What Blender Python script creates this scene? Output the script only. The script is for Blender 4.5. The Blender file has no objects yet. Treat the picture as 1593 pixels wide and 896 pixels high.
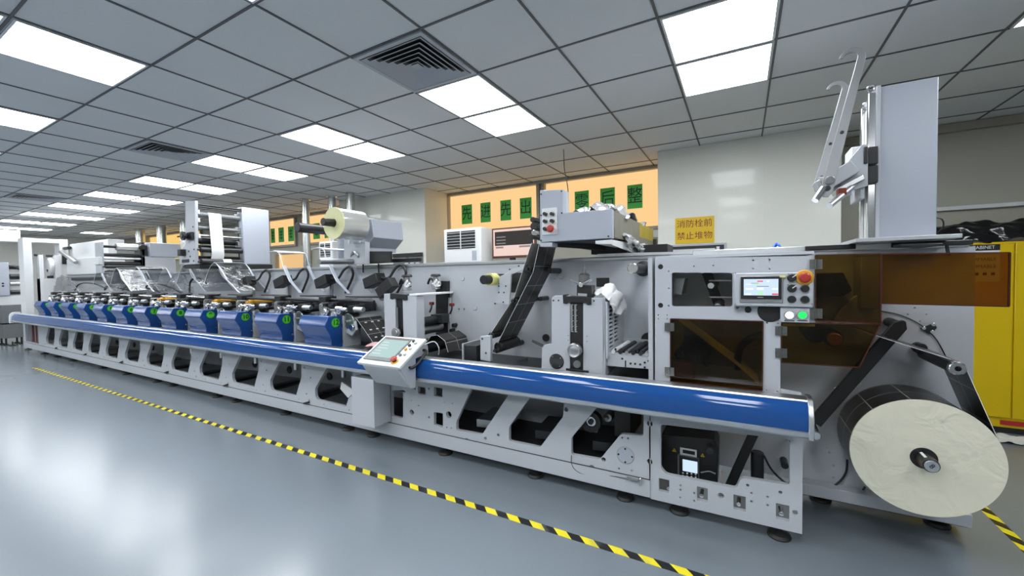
import bpy, bmesh, math, random
from mathutils import Vector, Matrix
random.seed(7)
PI = math.pi
sc = bpy.context.scene
COL = sc.collection

# ------------------------------------------------------------------ camera
F, YAW, PITCH, ROLL = 638.61, 0.510109, -0.0301777, -0.0162424
CAM = Vector((0.41314, -2.45868, 1.45))
_f = Vector((-math.sin(YAW)*math.cos(PITCH), math.cos(YAW)*math.cos(PITCH), math.sin(PITCH)))
_r = Vector((math.cos(YAW), math.sin(YAW), 0)); _u = _r.cross(_f)
RIGHT = _r*math.cos(ROLL) + _u*math.sin(ROLL)
UP = -_r*math.sin(ROLL) + _u*math.cos(ROLL)
cd = bpy.data.cameras.new('camera'); cam = bpy.data.objects.new('camera', cd); COL.objects.link(cam)
cd.sensor_width = 36; cd.lens = 36*F/1593; cd.clip_start = .05; cd.clip_end = 100
cam.matrix_world = Matrix(((RIGHT.x, UP.x, -_f.x, CAM.x), (RIGHT.y, UP.y, -_f.y, CAM.y), (RIGHT.z, UP.z, -_f.z, CAM.z), (0, 0, 0, 1)))
sc.camera = cam
sc.view_settings.view_transform = 'Standard'; sc.view_settings.look = 'None'
sc.view_settings.gamma = 1; sc.view_settings.use_curve_mapping = False
sc.view_settings.exposure = 0.53
LAMP = 11.0          # strength of the lit ceiling panels
w = bpy.data.worlds.new('world'); sc.world = w; w.use_nodes = True
w.node_tree.nodes['Background'].inputs[0].default_value = (.8, .9, 1, 1)
w.node_tree.nodes['Background'].inputs[1].default_value = .05
try:
    sc.cycles.use_denoising = True; sc.cycles.max_bounces = 8; sc.cycles.transparent_max_bounces = 16
    sc.cycles.sample_clamp_indirect = 6; sc.cycles.caustics_reflective = False; sc.cycles.caustics_refractive = False
except Exception: pass

def ray(x, y):
    return RIGHT*((x-796.5)/F) + UP*(-(y-448)/F) + _f
def P(x, y, Y):
    d = ray(x, y); return CAM + d*((Y-CAM.y)/d.y)
def PX(x, y, X):
    d = ray(x, y); return CAM + d*((X-CAM.x)/d.x)
def PZ(x, y, Z):
    d = ray(x, y); return CAM + d*((Z-CAM.z)/d.z)

# ------------------------------------------------------------------ materials
def lin(c):
    return tuple(((v/255)/12.92 if v/255 <= .04045 else ((v/255+.055)/1.055)**2.4) for v in c)
def mat(name, col, rough=.5, metal=0, var=.06, scale=6, bump=0, coat=0, spec=.5):
    m = bpy.data.materials.new(name); m.use_nodes = True
    nt = m.node_tree; b = nt.nodes['Principled BSDF']
    b.inputs['Roughness'].default_value = rough; b.inputs['Metallic'].default_value = metal
    b.inputs['Specular IOR Level'].default_value = spec
    if coat: b.inputs['Coat Weight'].default_value = coat; b.inputs['Coat Roughness'].default_value = .06
    tc = nt.nodes.new('ShaderNodeTexCoord'); nz = nt.nodes.new('ShaderNodeTexNoise')
    nz.inputs['Scale'].default_value = scale; nz.inputs['Detail'].default_value = 4
    nt.links.new(tc.outputs['Object'], nz.inputs['Vector'])
    mp = nt.nodes.new('ShaderNodeMapRange'); mp.inputs[3].default_value = 1-var; mp.inputs[4].default_value = 1+var
    nt.links.new(nz.outputs['Fac'], mp.inputs[0])
    mx = nt.nodes.new('ShaderNodeVectorMath'); mx.operation = 'SCALE'; mx.inputs[0].default_value = col
    nt.links.new(mp.outputs[0], mx.inputs['Scale']); nt.links.new(mx.outputs[0], b.inputs['Base Color'])
    mr = nt.nodes.new('ShaderNodeMapRange'); mr.inputs[3].default_value = max(.02, rough*.96); mr.inputs[4].default_value = min(1, rough*1.04)
    nt.links.new(nz.outputs['Fac'], mr.inputs[0]); nt.links.new(mr.outputs[0], b.inputs['Roughness'])
    if bump:
        bp = nt.nodes.new('ShaderNodeBump'); bp.inputs['Strength'].default_value = bump; bp.inputs['Distance'].default_value = .01
        nt.links.new(nz.outputs['Fac'], bp.inputs['Height']); nt.links.new(bp.outputs[0], b.inputs['Normal'])
    return m
def glow(name, col, s, var=.0):
    m = bpy.data.materials.new(name); m.use_nodes = True; nt = m.node_tree; nt.nodes.clear()
    o = nt.nodes.new('ShaderNodeOutputMaterial'); e = nt.nodes.new('ShaderNodeEmission')
    e.inputs[0].default_value = (*col, 1); e.inputs[1].default_value = s
    nt.links.new(e.outputs[0], o.inputs[0]); return m
def clear(name, tint, gloss=.05, rough=.03, bump=0):
    m = bpy.data.materials.new(name); m.use_nodes = True; nt = m.node_tree; nt.nodes.clear()
    o = nt.nodes.new('ShaderNodeOutputMaterial'); t = nt.nodes.new('ShaderNodeBsdfTransparent'); g = nt.nodes.new('ShaderNodeBsdfGlossy')
    t.inputs[0].default_value = (*tint, 1); g.inputs['Roughness'].default_value = rough
    lw = nt.nodes.new('ShaderNodeLayerWeight'); lw.inputs[0].default_value = .5
    pw = nt.nodes.new('ShaderNodeMath'); pw.operation = 'POWER'; pw.inputs[1].default_value = 5; nt.links.new(lw.outputs['Facing'], pw.inputs[0])
    ge = nt.nodes.new('ShaderNodeNewGeometry'); iv = nt.nodes.new('ShaderNodeMath'); iv.operation = 'SUBTRACT'; iv.inputs[0].default_value = 1; nt.links.new(ge.outputs['Backfacing'], iv.inputs[1])
    fr = nt.nodes.new('ShaderNodeMath'); fr.operation = 'MULTIPLY'; fr.inputs[1].default_value = .75; nt.links.new(pw.outputs[0], fr.inputs[0])
    nz = nt.nodes.new('ShaderNodeTexNoise'); nz.inputs['Scale'].default_value = 3
    mp = nt.nodes.new('ShaderNodeMapRange'); mp.inputs[3].default_value = gloss*.6; mp.inputs[4].default_value = gloss*1.4
    nt.links.new(nz.outputs['Fac'], mp.inputs[0])
    ad = nt.nodes.new('ShaderNodeMath'); ad.operation = 'ADD'; ad.use_clamp = True
    nt.links.new(fr.outputs[0], ad.inputs[0]); nt.links.new(mp.outputs[0], ad.inputs[1])
    if bump:
        tc = nt.nodes.new('ShaderNodeTexCoord'); n2 = nt.nodes.new('ShaderNodeTexNoise'); n2.inputs['Scale'].default_value = 7; n2.inputs['Detail'].default_value = 3; n2.inputs['Distortion'].default_value = 1.5
        nt.links.new(tc.outputs['Object'], n2.inputs['Vector']); bp = nt.nodes.new('ShaderNodeBump'); bp.inputs['Strength'].default_value = bump; bp.inputs['Distance'].default_value = .05
        nt.links.new(n2.outputs['Fac'], bp.inputs['Height']); nt.links.new(bp.outputs[0], g.inputs['Normal'])
    bf = nt.nodes.new('ShaderNodeMath'); bf.operation = 'MULTIPLY'; nt.links.new(ad.outputs[0], bf.inputs[0]); nt.links.new(iv.outputs[0], bf.inputs[1])
    mx = nt.nodes.new('ShaderNodeMixShader'); nt.links.new(bf.outputs[0], mx.inputs[0])
    nt.links.new(t.outputs[0], mx.inputs[1]); nt.links.new(g.outputs[0], mx.inputs[2]); nt.links.new(mx.outputs[0], o.inputs[0])
    return m
M = {}
M['paint'] = mat('grey_machine_paint', (.50, .52, .56), .38, 0, .03, 3)
M['paint2'] = mat('blue_grey_paint', (.42, .45, .52), .35, 0, .03, 3)
M['white'] = mat('white_enamel', (.78, .79, .80), .4, 0, .02, 4)
M['blue'] = mat('deep_blue_enamel', (.010, .060, .23), .25, 0, .05, 5, coat=.1, spec=.4)
M['rail'] = mat('blue_cover_gloss', (.009, .068, .26), .08, 0, .04, 2, spec=.5)
M['alu'] = mat('brushed_aluminium', (.72, .73, .75), .32, 1, .05, 30)
M['chrome'] = mat('polished_steel', (.78, .78, .78), .14, 1, .05, 10)
M['steel'] = mat('dull_steel', (.42, .43, .44), .35, 1, .1, 12)
M['galv'] = mat('galvanised_duct', (.62, .63, .62), .25, 1, .12, 9)
M['hinge'] = mat('worn_hinge_steel', (.20, .20, .19), .35, .9, .3, 40)
M['dark'] = mat('dark_metal', (.045, .047, .05), .4, .6, .15, 10)
M['black'] = mat('black_plastic', (.012, .012, .013), .42, 0, .2, 10)
M['rubber'] = mat('black_rubber', (.02, .02, .02), .6, 0, .2, 12)
M['grey'] = mat('mid_grey_plastic', (.17, .18, .185), .45, 0, .06, 8)
M['green'] = mat('green_sticker', (.09, .62, .03), .4, 0, .05, 8)
M['signgreen'] = mat('green_paper', (.05, .50, .06), .5, 0, .08, 8)
M['ink'] = mat('black_ink', (.006, .01, .008), .5, 0, .1, 8)
M['signyellow'] = mat('yellow_sign', (.80, .52, .01), .45, 0, .04, 8)
M['signred'] = mat('dark_red_ink', (.22, .025, .01), .5, 0, .1, 8)
M['yellow'] = mat('yellow_cabinet_enamel', (.72, .50, .003), .32, 0, .03, 3)
M['estop'] = mat('red_mushroom_button', (.42, .035, .025), .35, 0, .05, 9)
M['orange'] = mat('orange_yellow_ring', (.75, .38, .02), .4, 0, .05, 9)
M['gold'] = mat('gold_ink_roller', (.70, .36, .03), .3, .2, .1, 9)
M['tapeyellow'] = mat('pale_yellow_tape', (.75, .74, .28), .5, 0, .05, 9)
M['film'] = mat('cream_film_roll_end', (.78, .76, .42), .5, 0, .04, 30)
M['filmside'] = mat('glossy_film_wrap', (.70, .70, .67), .12, .45, .05, 6, coat=.5)
M['paper'] = mat('white_paper_web', (.70, .71, .72), .55, 0, .02, 6)
M['cloth'] = mat('white_cloth', (.74, .74, .74), .8, 0, .08, 20, bump=.5)
M['pinkcloth'] = mat('pink_cloth', (.62, .36, .36), .8, 0, .1, 20, bump=.5)
M['foil'] = mat('crumpled_silver_film', (.72, .74, .76), .2, .6, .2, 30, bump=.6)
M['bag'] = mat('black_plastic_sheet', (.008, .008, .009), .16, 0, .2, 6, bump=.5)
M['red'] = mat('red_paint', (.45, .02, .02), .4)
M['hose'] = mat('bright_blue_hose', (.01, .16, .75), .35)
M['tan'] = mat('tan_deposit_metal', (.24, .23, .19), .5, .2, .25, 9)
M['ochre'] = mat('ochre_stained_metal', (.45, .34, .03), .5, .1, .3, 12)
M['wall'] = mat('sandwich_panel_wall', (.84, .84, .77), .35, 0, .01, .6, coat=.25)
M['wallb'] = mat('shaded_beige_back_wall', (.46, .45, .38), .4, 0, .01, .6)  # beige panelling, darkened so the colour carries the weak light at the right
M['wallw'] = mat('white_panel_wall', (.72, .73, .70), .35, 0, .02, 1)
M['tile'] = mat('mineral_ceiling_tile', (.80, .81, .82), .85, 0, .03, 2)
M['grid'] = mat('ceiling_grid_bar', (.13, .135, .145), .5, .3, .05, 8)
M['trim'] = mat('grey_beige_frame', (.36, .33, .27), .4, 0, .04, 6)
M['brown'] = mat('brown_bezel', (.10, .03, .02), .35)
M['amber'] = clear('amber_acrylic', (.50, .31, .075), .03, .05)
M['amberdoor'] = clear('dark_amber_acrylic', (.45, .335, .11), .025, .05)
M['amberedge'] = mat('dark_amber_edge', (.06, .012, .004), .3)
M['acrylic'] = clear('clear_acrylic', (.93, .94, .95), .03, .06)
M['plastic'] = clear('hazy_acrylic', (.80, .81, .82), .08, .16, .28)
M['plastic2'] = mat('frosted_edge', (.75, .76, .77), .3)
M['bottle'] = clear('cloudy_bottle', (.62, .62, .60), .25, .4)
M['lamp'] = glow('lit_panel', (.93, .97, 1.0), LAMP)
M['window'] = glow('sunlit_amber_pane', (.95, .60, .27), .74)
M['winyel'] = glow('sunlit_yellow_pane', (1.0, .66, .22), .66)
M['lcd'] = glow('lit_hmi_screen', (.62, .78, 1.0), .75)
M['lcdteal'] = glow('lit_console_screen', (.60, .82, .81), .60)
M['lcdpink'] = glow('lit_monitor_pale', (.95, .72, .64), .66)
M['lcddark'] = glow('lit_monitor_dark', (.055, .05, .05), .7)
M['lcdgrey'] = glow('lit_grey_text', (.32, .28, .28), .7)
M['lcdred'] = glow('lit_red_field', (.95, .12, .2), .7)
M['lcdgreen'] = glow('lit_green_field', (.55, .95, .6), .7)
M['lcdwhite'] = glow('lit_white_field', (.95, .97, 1), .72)
M['ledwhite'] = glow('lit_white_button', (1, 1, 1), 2.0)
M['ledgreen'] = glow('lit_green_button', (.02, .9, .12), 1.2)

def floor_mat():
    m = mat('grey_epoxy_floor', (.18, .21, .237), .22, 0, .03, .5, spec=.6)
    nt = m.node_tree; b = nt.nodes['Principled BSDF']
    nz = nt.nodes.new('ShaderNodeTexNoise'); nz.inputs['Scale'].default_value = 2.2; nz.inputs['Detail'].default_value = 6
    tc = nt.nodes.new('ShaderNodeTexCoord'); nt.links.new(tc.outputs['Object'], nz.inputs['Vector'])
    mr = nt.nodes.new('ShaderNodeMapRange'); mr.inputs[3].default_value = .19; mr.inputs[4].default_value = .25
    nt.links.new(nz.outputs['Fac'], mr.inputs[0]); nt.links.new(mr.outputs[0], b.inputs['Roughness'])
    bp = nt.nodes.new('ShaderNodeBump'); bp.inputs['Strength'].default_value = .03; bp.inputs['Distance'].default_value = .02
    nt.links.new(nz.outputs['Fac'], bp.inputs['Height']); nt.links.new(bp.outputs[0], b.inputs['Normal'])
    return m
M['floor'] = floor_mat()
def stripe_mat(axis):
    m = bpy.data.materials.new('black_yellow_hazard_stripes'); m.use_nodes = True; nt = m.node_tree; b = nt.nodes['Principled BSDF']
    b.inputs['Roughness'].default_value = .4
    tc = nt.nodes.new('ShaderNodeTexCoord'); sp = nt.nodes.new('ShaderNodeSeparateXYZ'); nt.links.new(tc.outputs['Object'], sp.inputs[0])
    a = nt.nodes.new('ShaderNodeMath'); a.operation = 'ADD'
    nt.links.new(sp.outputs[0], a.inputs[0]); nt.links.new(sp.outputs[1], a.inputs[1])
    s = nt.nodes.new('ShaderNodeMath'); s.operation = 'MULTIPLY'; s.inputs[1].default_value = 1/.157; nt.links.new(a.outputs[0], s.inputs[0])
    fr = nt.nodes.new('ShaderNodeMath'); fr.operation = 'FRACT'; nt.links.new(s.outputs[0], fr.inputs[0])
    gt = nt.nodes.new('ShaderNodeMath'); gt.operation = 'GREATER_THAN'; gt.inputs[1].default_value = .5; nt.links.new(fr.outputs[0], gt.inputs[0])
    mx = nt.nodes.new('ShaderNodeMix'); mx.data_type = 'RGBA'
    mx.inputs[6].default_value = (.012, .012, .014, 1); mx.inputs[7].default_value = (.86, .72, .02, 1)
    nt.links.new(gt.outputs[0], mx.inputs[0])
    nz = nt.nodes.new('ShaderNodeTexNoise'); nz.inputs['Scale'].default_value = 9; nt.links.new(tc.outputs['Object'], nz.inputs['Vector'])
    mx2 = nt.nodes.new('ShaderNodeMix'); mx2.data_type = 'RGBA'; mx2.inputs[7].default_value = (.2, .22, .24, 1)
    mr = nt.nodes.new('ShaderNodeMapRange'); mr.inputs[1].default_value = .55; mr.inputs[2].default_value = .8; mr.inputs[4].default_value = .5
    nt.links.new(nz.outputs['Fac'], mr.inputs[0]); nt.links.new(mr.outputs[0], mx2.inputs[0])
    nt.links.new(mx.outputs[2], mx2.inputs[6]); nt.links.new(mx2.outputs[2], b.inputs['Base Color'])
    return m
M['hazard'] = stripe_mat(0)
def web_mat():
    m = bpy.data.materials.new('printed_dark_web'); m.use_nodes = True; nt = m.node_tree; b = nt.nodes['Principled BSDF']
    b.inputs['Roughness'].default_value = .28
    uv = nt.nodes.new('ShaderNodeUVMap'); br = nt.nodes.new('ShaderNodeTexBrick')
    br.offset = 0; br.inputs['Scale'].default_value = 1.0
    br.inputs['Brick Width'].default_value = .155; br.inputs['Row Height'].default_value = .16; br.inputs['Mortar Size'].default_value = .003
    br.inputs['Color1'].default_value = (.012, .011, .010, 1); br.inputs['Color2'].default_value = (.03, .028, .024, 1); br.inputs['Mortar'].default_value = (.30, .30, .29, 1)
    nt.links.new(uv.outputs[0], br.inputs['Vector']); nt.links.new(br.outputs['Color'], b.inputs['Base Color'])
    return m
M['web'] = web_mat()
def cream_mat():
    m = mat('cream_roll_end_wrinkled', (.74, .71, .57), .30, 0, .05, 2.5)
    nt = m.node_tree; b = nt.nodes['Principled BSDF']
    tc = nt.nodes.new('ShaderNodeTexCoord'); nz = nt.nodes.new('ShaderNodeTexNoise'); nz.inputs['Scale'].default_value = 7; nz.inputs['Detail'].default_value = 3; nz.inputs['Distortion'].default_value = 1.0
    nt.links.new(tc.outputs['Object'], nz.inputs['Vector'])
    bp = nt.nodes.new('ShaderNodeBump'); bp.inputs['Strength'].default_value = .5; bp.inputs['Distance'].default_value = .03
    nt.links.new(nz.outputs['Fac'], bp.inputs['Height']); nt.links.new(bp.outputs[0], b.inputs['Normal'])
    return m
M['cream'] = cream_mat()

# ------------------------------------------------------------------ mesh tools
class MB:
    def __init__(s): s.bm = bmesh.new(); s.uv = None
    def box(s, x0, x1, y0, y1, z0, z1):
        v = [s.bm.verts.new((x, y, z)) for x in (x0, x1) for y in (y0, y1) for z in (z0, z1)]
        for f in ((0, 1, 3, 2), (4, 6, 7, 5), (0, 4, 5, 1), (2, 3, 7, 6), (0, 2, 6, 4), (1, 5, 7, 3)): s.bm.faces.new([v[i] for i in f])
        return s
    def obox(s, c, a, b, d):          # centre and three half-axis vectors
        c, a, b, d = map(Vector, (c, a, b, d))
        v = [s.bm.verts.new(c+a*i+b*j+d*k) for i in (-1, 1) for j in (-1, 1) for k in (-1, 1)]
        for f in ((0, 1, 3, 2), (4, 6, 7, 5), (0, 4, 5, 1), (2, 3, 7, 6), (0, 2, 6, 4), (1, 5, 7, 3)): s.bm.faces.new([v[i] for i in f])
        return s
    def prism(s, pts, vec):
        vec = Vector(vec); a = [s.bm.verts.new(p) for p in pts]; b = [s.bm.verts.new(Vector(p)+vec) for p in pts]; n = len(a)
        s.bm.faces.new(a); s.bm.faces.new(b[::-1])
        for i in range(n): s.bm.faces.new((a[i], b[i], b[(i+1) % n], a[(i+1) % n]))
        return s
    def lathe(s, prof, p0, ax, seg=32, closed=False):   # prof: (radius, distance along axis)
        p0 = Vector(p0); ax = Vector(ax).normalized(); t = Vector((0, 0, 1)) if abs(ax.z) < .9 else Vector((1, 0, 0))
        u = ax.cross(t).normalized(); v = ax.cross(u); rings = []
        for r, h in prof:
            if r < 1e-6: rings.append([s.bm.verts.new(p0+ax*h)])
            else: rings.append([s.bm.verts.new(p0+ax*h+(u*math.cos(2*PI*k/seg)+v*math.sin(2*PI*k/seg))*r) for k in range(seg)])
        pairs = list(zip(rings, rings[1:]))
        if closed: pairs.append((rings[-1], rings[0]))
        for a, b in pairs:
            for k in range(seg):
                q = (k+1) % seg
                if len(a) == 1 and len(b) == 1: continue
                if len(a) == 1: s.bm.faces.new((a[0], b[k], b[q]))
                elif len(b) == 1: s.bm.faces.new((a[k], b[0], a[q]))
                else: s.bm.faces.new((a[k], b[k], b[q], a[q]))
        return s
    def cyl(s, p0, p1, r, seg=20, c=None):
        p0, p1 = Vector(p0), Vector(p1); L = (p1-p0).length; c = min(r*.12, L*.3) if c is None else c
        return s.lathe([(0, 0), (r-c, 0), (r, c), (r, L-c), (r-c, L), (0, L)], p0, p1-p0, seg)
    def ring(s, p0, ax, ro, ri, L, seg=32):
        return s.lathe([(ri, 0), (ro, 0), (ro, L), (ri, L)], p0, ax, seg, closed=True)
    def tube(s, pts, r, seg=8, n=6):
        pts = [Vector(p) for p in pts]
        if n and len(pts) > 2:      # catmull-rom
            q = []
            for i in range(len(pts)-1):
                a, b, c, d = pts[max(i-1, 0)], pts[i], pts[i+1], pts[min(i+2, len(pts)-1)]
                for k in range(n):
                    t = k/n; q.append(.5*((2*b)+(c-a)*t+(2*a-5*b+4*c-d)*t*t+(3*b-a-3*c+d)*t**3))
            pts = q+[pts[-1]]
        rings = []; pu = None
        for i, p in enumerate(pts):
            d = (pts[min(i+1, len(pts)-1)]-pts[max(i-1, 0)]).normalized()
            if pu is None:
                t = Vector((0, 0, 1)) if abs(d.z) < .9 else Vector((1, 0, 0)); pu = d.cross(t).normalized()
            else: pu = (pu-d*pu.dot(d)).normalized()
            v = d.cross(pu)
            rings.append([s.bm.verts.new(p+(pu*math.cos(2*PI*k/seg)+v*math.sin(2*PI*k/seg))*r) for k in range(seg)])
        for a, b in zip(rings, rings[1:]):
            for k in range(seg): s.bm.faces.new((a[k], b[k], b[(k+1) % seg], a[(k+1) % seg]))
        s.bm.faces.new(rings[0][::-1]); s.bm.faces.new(rings[-1]); return s
    def strip(s, path, ya, yb, t=.002):     # a web or bent sheet: path in XZ, width in Y; ya/yb may be lists
        path = [Vector((p[0], 0, p[-1])) for p in path]; n = len(path)
        uvl = s.bm.loops.layers.uv.verify()
        ya = ya if isinstance(ya, (list, tuple)) else [ya]*n; yb = yb if isinstance(yb, (list, tuple)) else [yb]*n
        nor = []
        for i in range(n):
            d = (path[min(i+1, n-1)]-path[max(i-1, 0)]).normalized(); nor.append(Vector((-d.z, 0, d.x)))
        L = [0]
        for i in range(1, n): L.append(L[-1]+(path[i]-path[i-1]).length)
        rows = []
        for i in range(n):
            o = nor[i]*t/2
            rows.append([s.bm.verts.new((path[i].x+e*o.x, y, path[i].z+e*o.z)) for e, y in ((1, ya[i]), (1, yb[i]), (-1, yb[i]), (-1, ya[i]))])
        W = abs(yb[0]-ya[0])
        for i in range(n-1):
            for k in range(4):
                f = s.bm.faces.new((rows[i][k], rows[i+1][k], rows[i+1][(k+1) % 4], rows[i][(k+1) % 4]))
                us = [0, W, W, 0]
                for lp, (a, b) in zip(f.loops, ((L[i], us[k]), (L[i+1], us[k]), (L[i+1], us[(k+1) % 4]), (L[i], us[(k+1) % 4]))): lp[uvl].uv = (b, a)
        s.bm.faces.new(rows[0][::-1]); s.bm.faces.new(rows[-1]); return s
    def plate(s, outline, holes, thick, mtx):   # filled outline with holes, in local XY, extruded +-thick/2 in local Z
        cu = bpy.data.curves.new('c', 'CURVE'); cu.dimensions = '2D'; cu.fill_mode = 'BOTH'; cu.extrude = thick/2
        for pl in [outline]+list(holes):
            sp = cu.splines.new('POLY'); sp.points.add(len(pl)-1); sp.use_cyclic_u = True
            for q, p in zip(sp.points, pl): q.co = (p[0], p[1], 0, 1)
        s.add_curve(cu, mtx); return s
    def add_curve(s, cu, mtx):
        ob = bpy.data.objects.new('c', cu); me = bpy.data.meshes.new_from_object(ob)
        me.transform(mtx); s.bm.from_mesh(me); bpy.data.objects.remove(ob); bpy.data.meshes.remove(me); bpy.data.curves.remove(cu)
    def text(s, body, size, mtx, ext=.0006, bold=0):
        cu = bpy.data.curves.new('t', 'FONT'); cu.body = body; cu.size = size; cu.offset = bold; cu.align_x = 'CENTER'; cu.align_y = 'CENTER'; cu.extrude = ext
        s.add_curve(cu, mtx); return s
    def build(s, name, m, parent=None, bevel=0, ang=35):
        bmesh.ops.remove_doubles(s.bm, verts=s.bm.verts[:], dist=1e-6)
        bmesh.ops.recalc_face_normals(s.bm, faces=s.bm.faces[:])
        me = bpy.data.meshes.new(name); s.bm.to_mesh(me); s.bm.free()
        me.polygons.foreach_set('use_smooth', [True]*len(me.polygons)); me.set_sharp_from_angle(angle=math.radians(ang))
        me.materials.append(M[m] if isinstance(m, str) else m)
        o = bpy.data.objects.new(name, me); COL.objects.link(o)
        if parent is not None:
            o.parent = parent; o.matrix_parent_inverse = parent_world(parent).inverted()
        if bevel:
            b = o.modifiers.new('bevel', 'BEVEL'); b.width = bevel; b.segments = 2; b.limit_method = 'ANGLE'; b.angle_limit = math.radians(40)
        return o
def parent_world(o):
    mw = Matrix.Translation(o.location) if o.type == 'EMPTY' else Matrix.Identity(4)
    return mw          # every mesh is made in place, every Empty only translated
def FRONT(Y): return Matrix(((1, 0, 0, 0), (0, 0, -1, Y), (0, 1, 0, 0), (0, 0, 0, 1)))      # local x,y -> world X,Z; faces -Y
def SIDE(X): return Matrix(((0, 0, 1, X), (1, 0, 0, 0), (0, 1, 0, 0), (0, 0, 0, 1)))        # local x,y -> world Y,Z; faces +X
def xz(pts, Y): return [(lambda p: (p.x, p.z))(P(x, y, Y)) for x, y in pts]
def rnd(pts, r=.02, n=4):
    out = []; m = len(pts)
    for i in range(m):
        a, b, c = Vector(pts[i-1]), Vector(pts[i]), Vector(pts[(i+1) % m]); d1 = (a-b); d2 = (c-b)
        q = min(r, d1.length*.4, d2.length*.4); p1 = b+d1.normalized()*q; p2 = b+d2.normalized()*q
        for k in range(n+1):
            t = k/n; out.append(tuple((1-t)**2*p1+2*t*(1-t)*b+t*t*p2))
    return out
def circ(x, z, r, n=20): return [(x+r*math.cos(2*PI*k/n), z+r*math.sin(2*PI*k/n)) for k in range(n)]
def thing(name, label, cat, loc=(0, 0, 0), group=None):
    o = bpy.data.objects.new(name, None); COL.objects.link(o); o.location = loc; o.empty_display_size = .05
    o['label'] = label; o['category'] = cat
    if group: o['group'] = group
    return o
def tag(o, label, cat, group=None):
    o['label'] = label; o['category'] = cat
    if group: o['group'] = group
    return o
def struct(name, mb, m, parent=None, bevel=0):
    o = mb.build(name, m, parent, bevel)
    if parent is None: o['kind'] = 'structure'
    return o
def roller(x, z, r, y0, y1, name, m, parent, seg=20, stub=.012):
    b = MB(); c = .003
    b.lathe([(0, -.03), (stub, -.03), (stub, 0), (r-c, 0), (r, c), (r, y1-y0-c), (r-c, y1-y0), (stub, y1-y0), (stub, y1-y0+.015), (0, y1-y0+.015)], (x, y0, z), (0, 1, 0), seg)
    return b.build(name, m, parent)
def ORD(n): return ['first', 'second', 'third', 'fourth', 'fifth', 'sixth', 'seventh', 'eighth', 'ninth', 'tenth', 'eleventh', 'twelfth'][n]

# ================================================================== THE ROOM
CZ = 2.885; XL, XR, YB, YF = -18.0, 6.6, 3.3, -7.6
struct('floor', MB().box(XL, XR, YF, YB, -.1, 0), 'floor')
struct('ceiling', MB().box(XL, XR, YF, YB, CZ, CZ+.1), 'tile')
g = MB()
i = math.ceil(XL/.6)
while i*.6 < XR: g.box(i*.6-.0065, i*.6+.0065, YF, YB, CZ-.006, CZ+.01); i += 1
j = math.ceil(YF/.6)
while j*.6 < YB: g.box(XL, XR, j*.6-.0065, j*.6+.0065, CZ-.0055, CZ+.01); j += 1
struct('ceiling_trim', g, 'grid')
struct('wall_left', MB().box(XL-.1, XL, YF, YB, 0, CZ), 'wallw')
struct('wall_right', MB().box(XR, XR+.1, YF, YB, 0, CZ), 'wall')
struct('wall_front', MB().box(XL, XR, YF-.1, YF, 0, CZ), 'wallw')
wb = MB()
WIN = [(-4.03, -2.33, 2.08, 2.84), (-2.20, -.46, 2.08, 2.84), (-9.42, -8.38, 2.24, 2.83), (-8.10, -6.0, 2.24, 2.83), (-15.9, -12.6, 2.1, 2.83), (-9.10, -7.9, 1.4, 2.02)]
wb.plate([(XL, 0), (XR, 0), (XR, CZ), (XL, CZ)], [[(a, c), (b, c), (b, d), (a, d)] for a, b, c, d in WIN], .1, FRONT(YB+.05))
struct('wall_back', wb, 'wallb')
struct('pillar', MB().box(-.455, 1.27, 2.67, YB, 0, CZ), 'wall', bevel=.004)
struct('pillar', MB().box(-6.1, -4.04, 2.67, YB, 0, CZ), 'wall', bevel=.004)
struct('trim_1', MB().box(.62, .65, 2.66, 2.672, 1.5, 2.66), 'wall')
struct('trim_2', MB().box(1.27, XR, YB-.06, YB, 2.80, CZ-.007), 'trim')
struct('trim_3', MB().box(-4.04, -.455, YB-.05, YB-.002, 2.845, CZ-.007), 'trim')
struct('trim_4', MB().box(XL, -6.1, YB-.05, YB-.002, 2.835, CZ-.007), 'trim')
for k, (a, b, c, d) in enumerate(WIN):
    wn = MB(); t = .045
    wn.plate([(a-t, c-t), (b+t, c-t), (b+t, min(d+t, CZ-.042)), (a-t, min(d+t, CZ-.042))], [[(a, c), (b, c), (b, d), (a, d)]], .05, FRONT(YB-.026))
    fr = struct('window_%d' % (k+1), wn, 'trim')
    MB().box(a, b, YB+.03, YB+.04, c, d).build('pane', 'winyel' if k == 4 else 'window', fr)
# white panelled dado under the windows
struct('trim_5', MB().box(-4.04, -.455, YB-.04, YB-.001, 1.93, 2.03), 'wallw')

# lit ceiling panels and air diffusers
def lamp(i, j, label, group):
    t = thing('ceiling_light', label, 'ceiling light', (i*.6+.3, j*.6+.3, CZ), group)
    x0, y0 = i*.6+.012, j*.6+.012
    b = MB(); b.plate([(x0, y0), (x0+.576, y0), (x0+.576, y0+.576), (x0, y0+.576)], [[(x0+.012, y0+.012), (x0+.564, y0+.012), (x0+.564, y0+.564), (x0+.012, y0+.564)]], .012, Matrix.Translation((0, 0, CZ-.006)))
    b.build('light_frame', 'white', t)
    MB().box(x0+.0121, x0+.5639, y0+.0121, y0+.5639, CZ-.007, CZ-.001).build('diffuser', 'lamp', t)
for n, i in enumerate(range(3, -29, -3)):
    for j in (0, 1):
        lamp(i, j, '%s lit square ceiling panel of the %s pair from the right above the press' % ('window-side' if j else 'aisle-side', ORD(n)), 'lit panels above the press')
for n, i in enumerate(range(3, -29, -3)):
    for j in (-4, -3):
        lamp(i, j, '%s lit square ceiling panel of the %s pair from the right above the aisle' % ('press-side' if j == -3 else 'far-side', ORD(n)), 'lit panels above the aisle')
lamp(-27, 3, 'single far lit ceiling panel near the windows at the far left end', 'lit panels above the press')
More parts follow.
